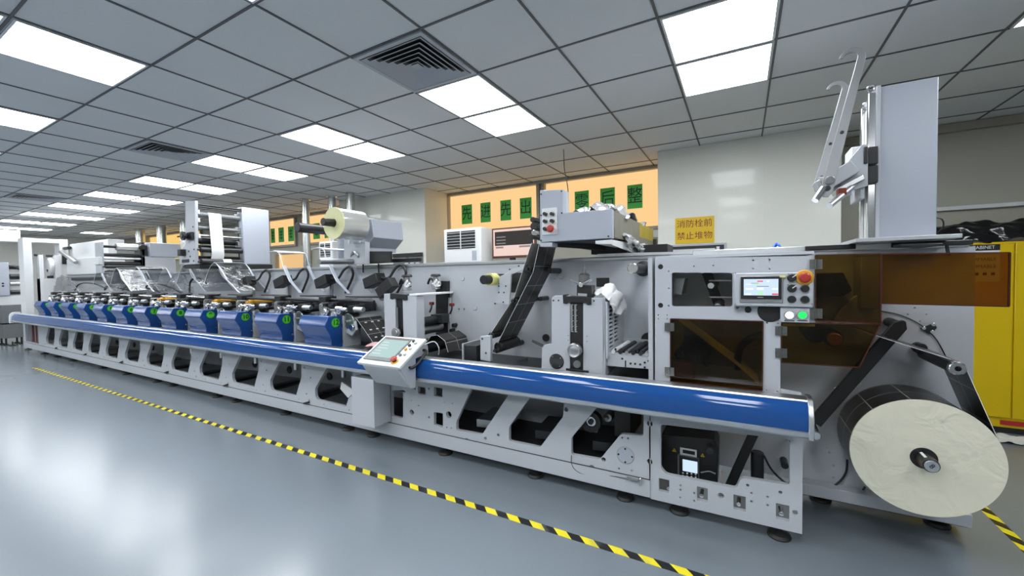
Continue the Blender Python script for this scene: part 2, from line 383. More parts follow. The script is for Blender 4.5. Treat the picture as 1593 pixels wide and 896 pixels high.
for n, i in enumerate(range(3, -22, -3)):  # unseen panels, added as fill light for the front faces
    for j in (-8, -7):
        lamp(i, j, '%s added unseen fill panel of the %s column in the rows behind the aisle' % ({-7: 'first', -8: 'second'}[j], ORD(n)), 'added fill panels behind the aisle')
for i, lb in ((-3, 'large square grey air diffuser beside the brightest ceiling panel pair over the press'), (-9, 'square grey air diffuser beside the fourth lit pair, middle of three'), (-17, 'small far square air diffuser in the ceiling towards the left wall')):
    t = thing('air_diffuser', lb, 'air vent', (i*.6+.3, -.3, CZ), 'square ceiling air diffusers')
    cx, cy = i*.6+.3, -.3
    MB().box(cx-.28, cx+.28, cy-.28, cy+.28, CZ-.004, CZ-.001).build('backing', 'black', t)
    sq = lambda h: [(cx-h, cy-h), (cx+h, cy-h), (cx+h, cy+h), (cx-h, cy+h)]
    MB().plate(sq(.29), [sq(.262)], .014, Matrix.Translation((0, 0, CZ-.009))).build('frame', 'steel' if 0 else 'paint', t)
    for q in range(6):
        h = .255-.04*q; b = MB(); zt, zb = CZ-.003, CZ-.016
        vo = [b.bm.verts.new((x, y, zb)) for x, y in sq(h)]; vi = [b.bm.verts.new((x, y, zt)) for x, y in sq(h-.026)]
        vo2 = [b.bm.verts.new((x, y, zb-.002)) for x, y in sq(h)]; vi2 = [b.bm.verts.new((x, y, zt-.002)) for x, y in sq(h-.026)]
        for k in range(4):
            l = (k+1) % 4
            b.bm.faces.new((vo[k], vo[l], vi[l], vi[k])); b.bm.faces.new((vo2[k], vi2[k], vi2[l], vo2[l]))
            b.bm.faces.new((vo[k], vo2[k], vo2[l], vo[l])); b.bm.faces.new((vi[k], vi[l], vi2[l], vi2[k]))
        b.build('vane', 'paint', t)
    MB().box(cx-.03, cx+.03, cy-.03, cy+.03, CZ-.017, CZ-.012).build('centre_plate', 'paint', t)

# floor tape
tag(MB().box(-10.2, .9, -.385, -.335, 0, .0015).build('hazard_tape', 'hazard'), 'long black and yellow striped floor tape running along the press', 'floor tape', 'hazard tapes')
tag(MB().box(1.665, 1.715, -.42, 1.9, 0, .0015).build('hazard_tape', 'hazard'), 'short black and yellow striped floor tape beside the big roll', 'floor tape', 'hazard tapes')

# ================================================================== THE PRESS (main machine)
press = thing('printing_press', 'long light grey printing press frame with blue cover rail across the hall', 'printing press', (-5, .35, 0))
FY = .09
def fplate(name, outline, holes, Y=FY, th=.03, m='paint', bevel=.003, parent=press):
    return MB().plate(outline, holes, th, FRONT(Y+th/2)).build(name, m, parent, bevel)
# left side frame with twelve windows
OPS = [-3.257-.7565*k for k in range(12)]
hs = []
for x in OPS:
    hs.append(rnd([(x+.03, .262), (x, .295), (x, .365), (x+.205, .615), (x+.547, .615), (x+.547, .462), (x+.446, .255)], .018))
    hs += [circ(x-.06, .47, .008, 8), circ(x+.62, .30, .010, 8), circ(x+.13, .228, .008, 8), circ(x+.49, .226, .007, 8), circ(x-.10, .235, .012, 10), circ(x+.60, .56, .009, 8)]
hs.append([(-12.95, .215), (-12.05, .215), (-12.05, .60), (-12.95, .60)])
fplate('side_frame', [(-13.1, .10), (-2.27, .10), (-2.27, .655), (-13.1, .655)], hs)
MB().box(-13.1, -.07, FY-.008, FY+.10, .085, .195).build('base_beam', 'paint', press, .004)
MB().box(-13.1, -.07, FY-.0086, FY-.001, .1945, .1975).build('seam', 'dark', press)
# middle side frame
hs = [rnd(xz([(733, 605), (797, 605), (750, 676), (710, 669), (710, 656)], FY), .015),
      rnd(xz([(826, 616), (877, 624), (876, 648), (840, 696), (792, 686), (792, 664)], FY), .015),
      rnd(xz([(930, 632), (1001, 641), (1001, 678), (966, 675), (933, 715), (889, 707), (889, 681)], FY), .015),
      rnd(xz([(609, 607), (627, 610), (627, 651), (609, 647)], FY), .02), rnd(xz([(650, 601), (662, 603), (662, 614), (650, 612)], FY), .005),
      rnd(xz([(675, 602), (688, 604), (688, 618), (675, 616)], FY), .005), rnd(xz([(675, 641), (689, 643), (689, 665), (675, 661)], FY), .01)]
for x, y, r in ((640.5, 641.5, .023), (698, 645, .027), (726, 685, .018), (775, 677, .012), (755, 682, .012), (667.5, 649.5, .011), (645.5, 605, .009), (667, 605, .010), (881, 637, .015), (1011, 659, .017), (1011, 718, .017), (939, 715, .014), (921, 728, .02), (640, 623, .005), (651, 631, .006), (691, 626, .005), (704, 628, .005), (695, 665, .006), (702, 666, .006), (968, 681, .006), (977, 682, .006), (963, 729, .006), (983, 732, .006)):
    p = P(x, y, FY); hs.append(circ(p.x, p.z, r, 16))
fplate('side_frame', [(-2.265, .10), (-.074, .10), (-.074, .655), (-2.265, .655)], hs)
# right end side frame
hs = [rnd(xz([(1028, 660), (1228.5, 684), (1228.5, 755), (1153, 743), (1145.7, 760), (1036, 738), (1028, 728)], FY), .02)]
for a in ((1025, 747, 1041, 764), (1084, 760, 1101, 778), (1141, 773, 1160, 792), (1207, 787, 1228, 807)):
    p, q = P(a[0], a[3], FY), P(a[2], a[1], FY); hs.append([(p.x, p.z), (q.x, p.z), (q.x, q.z), (p.x, q.z)])
for x, y, r in ((1121.6, 771, .016), (1058.6, 755, .006), (1058.6, 762, .006), (1080, 767, .006), (1080, 779, .006), (1163, 755, .008), (1169, 767, .006), (1169, 780, .006), (1194, 773, .006), (1194, 786, .006), (1214, 766, .009), (1226.6, 686.5, .007), (1058, 774, .005)):
    p = P(x, y, FY); hs.append(circ(p.x, p.z, r, 12))
fplate('side_frame', xz([(1012, 640), (1249, 672), (1248, 831), (1012, 776)], FY), hs)
pc = P(1236.5, 796, FY); MB().cyl((pc.x, FY-.004, pc.z), (pc.x, FY+.02, pc.z), .012).build('bolt', 'steel', press)
for (x, z) in ((.03, .13), (.21, .13), (.40, .13), (.60, .13)):   # bright nuts below the small windows
    MB().cyl((x, FY+.03, z+.02), (x, FY+.10, z+.02), .012).build('bolt', 'chrome', press)
p = P(973, 708, FY); cdz = MB().cyl((p.x, FY-.006, p.z), (p.x, FY+.01, p.z), .055, 32).build('cover_disc', 'paint2', press)
for a in range(4): MB().cyl((p.x+.042*math.cos(a*PI/2), FY-.009, p.z+.042*math.sin(a*PI/2)), (p.x+.042*math.cos(a*PI/2), FY-.004, p.z+.042*math.sin(a*PI/2)), .006, 8).build('bolt', 'black', cdz)
# back plate of the press and its right end
bp = [(-12.3, .15), (.70, .15), (.70, .10), (1.480, .10), (1.480, 1.562), (-.10, 1.580), (-12.3, 1.60)]
hs = []
for x, y, r in ((1444-.0, 640, .008), (1300, 604, .008), (1322, 577, .006), (1290, 704, .008), (1285, 697, .005), (1296, 724, .007), (1296, 743, .007), (1340, 598, .008), (1412, 489, .005), (1423, 479, .005), (1431, 500, .004), (1441, 489, .004), (714, 481, .009), (722, 481, .010), (863, 434, .005)):
    p = P(x, y, .6); hs.append(circ(p.x, p.z, r, 10))
fplate('back_plate', bp, hs, .6, .03, bevel=0)
MB().box(-12.3, 1.480, .63, .70, 1.545, 1.565).build('top_flange', 'paint', press)
MB().box(-12.3, -.02, .585, .60, 1.555, 1.572).build('top_strip', 'steel', press)
MB().box(.72, 1.47, .60, .80, .062, .10).build('end_plinth', 'dark', press, .004)
MB().box(.72, 1.46, .52, .598, .10, .17).build('end_sill', 'paint', press, .004)
# bed and cross deck under the units and the stations
MB().box(-12.7, -.06, .125, .598, .735, .765).build('bed', 'dark', press)
MB().box(-12.7, -.06, .125, .598, .20, .222).build('drip_tray', 'dark', press)
MB().box(-12.7, -.07, .0, .10, .765, .785).build('track', 'alu', press)
MB().box(-1.95, -.07, .025, .085, .786, .80).build('cable_channel', 'black', press)
# feet
fx = []
for x, y in ((977, 768), (840, 735), (702, 702), (593, 675), (554, 666), (459, 643), (387, 624), (353, 618), (288, 601), (270, 594), (228, 582), (195, 573), (150, 562), (130, 556), (105, 552), (80, 546), (50, 541)):
    fx.append((PZ(x, y-8, .03).x, .17))
fx += [(P(1057, 790, .17).x, .17), (P(1212, 826, .17).x, .17), (1.38, .70), (.85, .72), (-.5, .60)]
for x, y in fx:
    MB().lathe([(0, 0), (.055, 0), (.058, .008), (.05, .022), (.02, .03), (.014, .034), (.014, .10), (0, .10)], (x, y, 0), (0, 0, 1), 24).build('leveling_foot', 'rubber', press)
# blue cover rail
def rail(x0, x1):
    pro = [(-.080, .824), (-.100, .806), (-.114, .783), (-.122, .755), (-.124, .725), (-.121, .692), (-.10, .69), (-.06, .81)]
    b = MB(); b.prism([(x0, y, z) for y, z in pro], (x1-x0, 0, 0)); b.build('rail_cover', 'rail', press, 0, 28)
    up = [(.02, .828), (-.02, .838), (-.055, .839), (-.079, .832), (-.083, .825), (-.075, .816), (.02, .81)]
    MB().prism([(x0, y, z) for y, z in up], (x1-x0, 0, 0)).build('upper_trim', 'alu', press)
    lo = [(-.118, .693), (-.127, .688), (-.126, .668), (-.112, .657), (.085, .655), (.085, .672), (-.09, .676)]
    MB().prism([(x0, y, z) for y, z in lo], (x1-x0, 0, 0)).build('lower_trim', 'alu', press)
rail(-12.75, -2.16); rail(-2.155, .688)
cap = [(.02, .838), (-.06, .842), (-.088, .832), (-.118, .80), (-.13, .75), (-.132, .69), (-.13, .655), (.02, .65)]
MB().prism([(.688, y, z) for y, z in cap], (.022, 0, 0)).build('rail_end_cap', 'alu', press, .003)
MB().prism([(-12.83, y-.02, z+(.02 if z > .7 else -.02)) for y, z in cap], (.08, 0, 0)).build('rail_end_cap', 'white', press, .003)
# ledge behind the rail at the right end
MB().prism([P(1215, 607, .05), P(1247, 613, .05), P(1252, 628, .05), P(1250, 640, .05), P(1214, 634, .05)], (0, .04, 0)).build('end_bracket', 'paint', press, .002)
MB().box(-12.99, -12.96, .13, .60, .10, .66).build('added_end_plate', 'paint', press)  # added plate, shuts out light so the far openings stay dark
MB().box(-12.96, -12.3, .585, .60, .15, .66).build('rear_sill', 'paint', press)
# red cables in the far left frame opening
for k, x in enumerate((-12.75, -12.5, -12.3)):
    MB().box(x-.06, x+.03, .14, .18, .15, .62).build('cable_bundle', mat('dusky_red_%d' % k, (.20+.05*k, .10+.04*k, .11+.04*k), .5), press)
MB().box(-13.0, -12.0, .19, .21, .15, .64).build('cable_shroud', 'black', press)
# suction tubes and parts seen through the openings
for x in OPS:
    MB().cyl((x+.26, .22, .48), (x+.26, .22, .64), .022, 14).build('ink_filter', 'alu', press)
    MB().cyl((x+.30, .585, .33), (x+.30, .6, .33), .045, 16).build('bearing_cap', 'black', press)
    MB().obox((x+.30, .34, .245), (.25, .03, .0), (-.02, .2, 0), (0, 0, .015)).build('cross_tie', 'steel', press)
# upper front plate at the right end
UY = .08
hs = [rnd(xz([(1045, 424), (1139.5, 424.5), (1139.5, 477), (1045, 476.5)], UY), .015), xz([(1043, 497), (1187, 501), (1186, 606), (1043, 593)], UY)]
for x, y, r in ((1027.5, 415, .015), (1027.5, 475, .015), (1065.7, 489.5, 0), (1040.5, 422, .004), (1040.5, 448.5, .005), (1040.5, 475.5, .004), (1080, 414, .004), (1110, 413, .004), (1171.6, 405, .005), (1197, 404, .005), (1171.6, 418, .004), (1197, 418, .004), (1024, 490, .004), (1038, 490, .004), (1024, 496, .004), (1038, 496, .004), (1193, 496.5, .005), (1210, 497.5, .005), (1193, 502, .005), (1210, 502.5, .005), (1192.5, 607, .004), (1209, 609, .004), (1024, 594, .004), (1037, 596, .004), (1163.7, 481.7, .018)):
    if r: p = P(x, y, UY); hs.append(circ(p.x, p.z, r, 14))
fplate('upper_front_plate', xz([(1019, 402), (1268, 398), (1268, 508), (1214, 507), (1214, 619), (1019, 592)], UY), hs, UY, .025)
MB().box(-.075, -.05, UY, .6, .80, 1.545).build('divider_plate', 'paint', press)
p0, p1 = P(1019, 402, UY), P(1268, 398, UY)
MB().box(p0.x, p1.x, UY+.03, .6, 1.535, 1.55).build('top_cover', 'paint', press)
for x, y in ((1027.5, 415), (1027.5, 475), (1163.7, 481.7)):
    p = P(x, y, UY); MB().cyl((p.x, UY+.005, p.z), (p.x, UY+.03, p.z), .0155, 14).build('plug', 'black', press)
p = P(1198, 484, UY); MB().cyl((p.x, UY-.006, p.z), (p.x, UY+.01, p.z), .058, 32).build('port_cover', 'black', press)
# linear rail along the top
MB().box(.12, 1.455, .59, .66, 1.563, 1.60).build('linear_rail', 'alu', press, .004)
for x, y, a in ((1290, 384, .12), (1446, 379, .16)):
    p = P(x, y, .6); MB().box(p.x-a, p.x+a, .575, .675, 1.572, 1.599).build('carriage', 'black', press, .004)
MB().prism([(-.55, .60, 1.575), (.30, .60, 1.575), (.30, .60, 1.593), (-.30, .60, 1.603), (-.55, .60, 1.603)], (0, .06, 0)).build('top_rib', 'alu', press)

# amber safety doors
def amber(name, pts, Y, hinges, t=.006):
    v = [P(x, y, Y) for x, y in pts]
    o = MB().prism(v, (0, t, 0)).build(name, 'amberdoor' if hinges else 'amber', press); n = len(v)
    o['label'] = 'translucent amber acrylic door'
    b = MB()
    for k in range(n):
        a, c = v[k], v[(k+1) % n]; d = (c-a).normalized(); nn = Vector((-d.z, 0, d.x))
        m_ = (a+c)/2+Vector((0, t/2, 0)); b.obox(m_, (c-a)/2, nn*.0028, (0, t/2+.0012, 0))
    b.build('door_edge', 'amberedge', o)
    for x, y in hinges:
        p = P(x, y, Y)
        h = MB(); h.box(p.x-.026, p.x-.003, Y-.008, Y-.002, p.z-.024, p.z+.024); h.box(p.x+.003, p.x+.026, Y-.008, Y-.002, p.z-.024, p.z+.024)
        h.cyl((p.x, Y-.007, p.z-.025), (p.x, Y-.007, p.z+.025), .005, 10, c=0)
        for sx in (-.014, .014):
            for sz in (-.013, .013): h.cyl((p.x+sx, Y-.011, p.z+sz), (p.x+sx, Y-.007, p.z+sz), .004, 8)
        h.build('hinge', 'hinge', o)
amber('amber_door', [(1043, 496), (1187, 500), (1186, 607), (1043, 593)], UY-.007, [(1041.5, 508.5), (1041.5, 577.5)])
amber('amber_door', [(1268.6, 397), (1370.5, 394.5), (1370, 503.5), (1268.6, 499)], UY-.012, [(1269, 411), (1269, 487.5)])
amber('amber_door', [(1216, 502), (1369.5, 505), (1337, 571.5), (1216, 564)], UY-.004, [(1215, 514.5), (1215, 549)])
amber('amber_door', [(1371.5, 395), (1571.6, 393), (1570, 476.7), (1371.5, 472)], UY-.010, [])
# parts behind the doors
fpl = MB().box(.07, .56, .52, .595, .84, 1.14).build('inner_housing', 'tan', press, .005)
for x, y, r, yy in ((1085, 548, .035, .3), (1060, 548, .03, .3), (1100, 560, .02, .25)):
    p = P(x, y, yy); roller(p.x, p.z, r, yy-.1, .58, 'guide_roller', 'dark', press)
MB().obox(P(1062, 572, .3), (.07, 0, 0), (0, .08, 0), (0, 0, .05)).build('drive_box', 'ochre', press, .004)
MB().tube([P(1147, 575, .35), P(1150, 545, .35), P(1165, 528, .35), P(1187, 520, .35)], .02).build('duct_hose', 'black', press)
MB().strip([(lambda q: (q.x, q.z))(P(*a, .3)) for a in ((1058, 497), (1142, 560), (1180, 593))], .22, .5).build('web_span', 'film', press)
# inside the small opening: dancer arm with rollers
a, b = P(1100, 426, .42), P(1120, 478, .42); d = (b-a)/2
MB().obox((a+b)/2, d*1.1, Vector((-d.z, 0, d.x)).normalized()*.028, (0, .012, 0)).build('dancer_arm', 'black', press, .003)
for x, y in ((1108, 443.5), (1118, 474)):
    p = P(x, y, .3); roller(p.x, p.z, .024, .2, .58, 'guide_roller', 'dark', press); MB().cyl((p.x, .165, p.z), (p.x, .2, p.z), .018).build('roller_end', 'chrome', press)
for z in (1.40, 1.30): MB().box(.24, .40, .3, .305, z-.004, z+.004).build('wire_bar', 'steel', press)
MB().obox(P(1058, 445, .35), (.03, 0, 0), (0, .1, 0), (.01, 0, .05)).build('guide_bracket', 'steel', press)
# behind the upper right door: black motor block and core
MB().prism([P(1268, 425, .35), P(1312, 424, .35), P(1326, 452, .35), P(1310, 462, .35), P(1268, 463, .35)], (0, .24, 0)).build('motor_block', 'black', press, .004)
MB().box(.98, 1.07, .42, .59, 1.24, 1.52).build('sensor_post', 'tan', press, .004)
p = P(1297, 527, .2); roller(p.x, p.z, .042, .2, .59, 'core_roller', 'dark', press); MB().cyl((p.x, .16, p.z), (p.x, .2, p.z), .032).build('roller_end', 'gold', press)
p = P(1268, 520, .35); roller(p.x, p.z, .05, .35, .59, 'core_roller', 'black', press)
MB().prism([P(1310, 478, .5), P(1345, 450, .5), P(1360, 480, .5), P(1355, 505, .5), P(1290, 505, .5)], (0, .05, 0)).build('cam_plate', 'paint', press, .003)

# rewind arms
def bar(name, a, b, wdt, th, m, tip=True, parent=press, bevel=.003):
    a, b = Vector(a), Vector(b); d = (b-a).normalized(); n = Vector((-d.z, 0, d.x)); w2 = wdt/2
    pts = [a-n*w2, a+n*w2, b+n*w2, b+d*w2+n*w2*.2, b+d*w2-n*w2*.2, b-n*w2] if tip else [a-n*w2, a+n*w2, b+n*w2, b-n*w2]
    return MB().prism(pts, (0, th, 0)).build(name, m, parent, bevel)
a, b = P(1268, 659, .40), P(1401, 507, .40)
bar('swing_arm', a, b, .062, .03, 'black')
MB().cyl((b.x, .43, b.z), (b.x, .6, b.z), .025).build('pivot_shaft', 'dark', press)
p = P(1262.5, 662, .36); roller(p.x, p.z, .022, .24, .40, 'guide_roller', 'dark', press); MB().cyl((p.x, .19, p.z), (p.x, .24, p.z), .022).build('roller_end', 'chrome', press)
RB = P(1489, 573, .19)
roller(RB.x, RB.z, .030, .21, .58, 'guide_roller', 'black', press); MB().cyl((RB.x, .18, RB.z), (RB.x, .21, RB.z), .031).build('roller_end', 'chrome', press)
tri = [P(1432, 511, .585), P(1454, 502, .585), P(1458, 510, .585), P(1449, 520, .585), P(1444, 519, .585)]
MB().prism(tri, (0, .014, 0)).build('pivot_plate', 'dark', press, .002)
for x, y in ((1437, 510.5), (1452, 505), (1450, 516)):
    p = P(x, y, .58); MB().cyl((p.x, .575, p.z), (p.x, .59, p.z), .009, 12).build('bolt', 'chrome', press)
p = P(1430, 541, .58); MB().cyl((p.x, .56, p.z), (p.x, .6, p.z), .03).build('stop_boss', 'black', press)
MB().tube([P(1371, 484, .59), P(1400, 490, .59), P(1430, 504, .59), P(1455, 526, .59), P(1472, 556, .59)], .003, 6).build('signal_cable', 'black', press)
MB().tube([P(1318, 715, .58), P(1316, 735, .58), P(1303, 752, .58), P(1280, 763, .58), P(1250, 761, .58), P(1236, 755, .4)], .006, 6).build('power_cable', 'black', press)
MB().tube([P(1346, 757, .58), P(1335, 770, .58), P(1316, 777, .58)], .005, 6).build('power_cable', 'black', press)
# corona box, diagonal strut and cylinder inside the end opening
cb = [P(1029, 676, .26), P(1110, 683, .26), P(1117, 697, .26), P(1116, 757, .26), P(1029, 745, .26)]
MB().prism(cb, (0, .22, 0)).build('treater_box', 'black', press, .006)
def on(Y, x0, y0, x1, y1, name, m, parent, t=.004, up=.0):
    a, b = P(x0, y1, Y), P(x1, y0, Y); return MB().box(a.x, b.x, Y-t, Y, a.z, b.z).build(name, m, parent, min(.002, t*.3))
on(.26, 1058, 700, 1084, 708, 'name_label', 'white', press); on(.256, 1062, 702.5, 1081, 704.5, 'label_text', 'ink', press, .001)
for x, y in ((1049, 700), (1093, 708)):
    c = P(x, y, .26); r = .012
    MB().prism([c+Vector((-r, -.003, -r*.8)), c+Vector((r, -.003, -r*.8)), c+Vector((0, -.003, r))], (0, .003, 0)).build('warning_label', 'signyellow', press)
    MB().box(c.x-.0015, c.x+.0015, .2555, .257, c.z-.006, c.z+.004).build('warning_mark', 'ink', press)
mt = on(.26, 1055, 712, 1088, 746, 'power_meter', 'grey', press, .03)
on(.23, 1057, 714, 1086, 744, 'meter_face', 'black', mt, .002); on(.228, 1062, 718.5, 1085, 732, 'meter_screen', 'lcd', mt, .002)
for k in range(4):
    for l in range(2):
        p = P(1062.5+k*6.6, 735.5+l*4.6+k*.7, .228); MB().cyl((p.x, .225, p.z), (p.x, .228, p.z), .0055, 10).build('meter_key', 'white', mt)
MB().tube([P(1090, 735, .24), P(1103, 733, .25), P(1113, 737, .25)], .006, 8).build('sensor_plug', 'chrome', press)
MB().tube([P(1122, 732, .25), P(1122, 745, .25), P(1117, 757, .25)], .005, 6).build('sensor_cable', mat('beige_cable', (.6, .45, .38), .5), press)
p = P(1105, 698, .24); MB().cyl((p.x, .2, p.z), (p.x, .26, p.z), .022).build('hand_knob', 'dark', press)
bar('diagonal_strut', P(1134, 760, .35), P(1174, 672, .35), .05, .03, 'black', False)
p = P(1178, 728, .40); MB().cyl((p.x, .40, p.z-.11), (p.x, .40, p.z+.10), .035, 20).build('air_cylinder', 'dark', press)
MB().tube([P(1188, 708, .38), P(1200, 730, .38), P(1218, 748, .38), P(1235, 758, .38)], .006, 6).build('power_cable', 'black', press)
p = P(1221, 725, .5); MB().cyl((p.x, .5, p.z), (p.x, .6, p.z), .02).build('cable_gland', 'black', press)
# wheel inside the third big opening
p = P(920, 655, .15); MB().ring((p.x, .13, p.z), (0, 1, 0), .068, .036, .05).build('hand_wheel', 'black', press); MB().cyl((p.x, .14, p.z), (p.x, .2, p.z), .036, 24).build('wheel_hub', 'chrome', press)
MB().cyl((p.x, .125, p.z), (p.x, .14, p.z), .018, 20).build('wheel_cap', 'black', press)
p = P(970, 660, .3); MB().box(p.x-.05, p.x+.06, .25, .58, .36, .60).build('motor', 'black', press, .005)
p = P(945, 650, .25); roller(p.x, p.z, .03, .25, .58, 'guide_roller', 'steel', press)
# deck beams seen in the middle openings
for x in (-1.36, -.85, -.42):
    MB().obox((x+.06, .36, .30), (.12, .02, 0), (-.02, .16, 0), (0, 0, .03)).build('cross_tie', 'dark' if x > -1 else 'steel', press)
    MB().cyl((x+.10, .585, .47), (x+.10, .6, .47), .03, 14).build('bearing_cap', 'black', press)
# air pipe along the lower edge and clip
MB().tube([P(889, 708, FY-.006), P(889, 720, FY-.008), P(895, 731, FY-.008), P(910, 738, FY-.006), P(940, 739, FY-.004), P(985, 746, FY-.02)], .0022, 6).build('air_tube', 'dark', press)
MB().tube([P(975, 743, FY-.02), P(992, 747, FY-.02)], .010, 8, 0).build('fitting', 'chrome', press)
MB().tube([P(992, 747, FY-.02), P(997, 745, FY-.02), P(996, 756, FY-.02)], .005, 6).build('fitting_elbow', 'chrome', press)
for x in OPS[::2]:
    MB().obox((x-.12, FY-.015, .215), (.035, 0, .010), (0, .012, 0), (-.002, 0, .008)).build('clamp_lever', 'black', press)
p = P(539, 608, FY-.01); q_ = [P(*a, FY-.012) for a in ((529, 605), (531, 594), (548, 606), (547, 614), (541, 619), (536, 613))]
MB().prism(q_, (0, .012, 0)).build('gusset_plate', 'white', press, .002)

# items fixed to the back plate
for x, y in ((720, 433), (739.5, 479), (873, 430), (1001, 418)):
    p = P(x, y, .6)
    if x < 900: MB().cyl((p.x, .59, p.z), (p.x, .6, p.z), .022, 20).build('plug', 'paint', press)
p = P(1001, 418, .6); MB().lathe([(0, -.03), (.03, -.03), (.055, -.02), (.055, 0), (0, 0)], (p.x, .6, p.z), (0, 1, 0), 28).build('shaft_hub', 'dark', press)
q = P(970.5, 417, .25); MB().cyl((p.x, .27, p.z), (p.x, .58, p.z), .033, 24).build('idle_shaft', 'dark', press); MB().cyl((p.x, .255, p.z), (p.x, .27, p.z), .034, 24).build('shaft_end', 'chrome', press)
p = P(1008.5, 527, .58); MB().cyl((p.x, .55, p.z), (p.x, .6, p.z), .045, 24).build('shaft_hub', 'black', press)
p = P(850, 525, .6); MB().cyl((p.x, .58, p.z), (p.x, .6, p.z), .03, 20).build('shaft_hub', 'black', press)
on(.6, 928, 432, 948, 446, 'slot_cover', 'black', press, .004)
on(.6, 795, 424, 815, 455, 'slot_cover', 'black', press, .004)
bk = [P(*a, .44) for a in ((776, 431), (812, 412), (823, 416), (795, 427), (792, 474), (772, 472), (769, 474), (777, 450))]
MB().prism(bk, (0, .02, 0)).build('roller_bracket', 'paint', press, .002)
for x, y in ((776, 445), (787, 445), (776, 455), (784, 455), (793, 419), (807, 414), (770, 472), (783, 470)):
    p = P(x, y, .44); MB().cyl((p.x, .435, p.z), (p.x, .445, p.z), .006, 8).build('bolt', 'dark', press)
for x, y, r, yy in ((821, 418, .028, .22), (800, 468, .026, .22), (764, 522, .025, .2), (855, 421, .022, .4), (772, 545, .022, .17), (840, 465, .018, .45)):
    p = P(x, y, yy); roller(p.x, p.z, r, yy, .59, 'guide_roller', 'dark', press)
p = P(775, 540, .2); roller(p.x, p.z, .038, .2, .5, 'nip_roller', 'black', press)
p = P(800, 565, .4); MB().obox((p.x, .4, p.z), (.09, .05, .03), (0, .01, 0), (-.005, 0, .012)).build('guide_bar', 'black', press)
for k, (x, y) in enumerate(((707.6, 505.6), (704, 514), (704, 522), (704, 530))):
    p = P(x, y, .58); MB().cyl((p.x, .55, p.z), (p.x, .6, p.z), .018, 16).build('adjust_knob', 'black', press)
pl = [P(*a, .12) for a in ((747, 523), (763, 522), (763, 563), (747, 560))]
MB().prism(pl, (0, .03, 0)).build('bearing_post', 'paint', press, .004)
for x, y in ((750.5, 527), (756, 549)):
    p = P(x, y, .12); MB().cyl((p.x, .115, p.z), (p.x, .125, p.z), .007, 10).build('bolt', 'black', press)
pb = P(735, 548, .2); MB().box(pb.x-.06, pb.x+.06, .17, .4, pb.z-.065, pb.z+.06).build('servo_motor', 'dark', press, .004)
MB().box(pb.x-.072, pb.x-.06, .16, .42, pb.z-.065, pb.z+.07).build('motor_flange', 'paint', press)
for x0, x1 in ((-1.40, -1.28), (-2.1, -1.6)):
    MB().box(x0, x1, .02, .09, .80, .803).build('grating', 'steel', press)

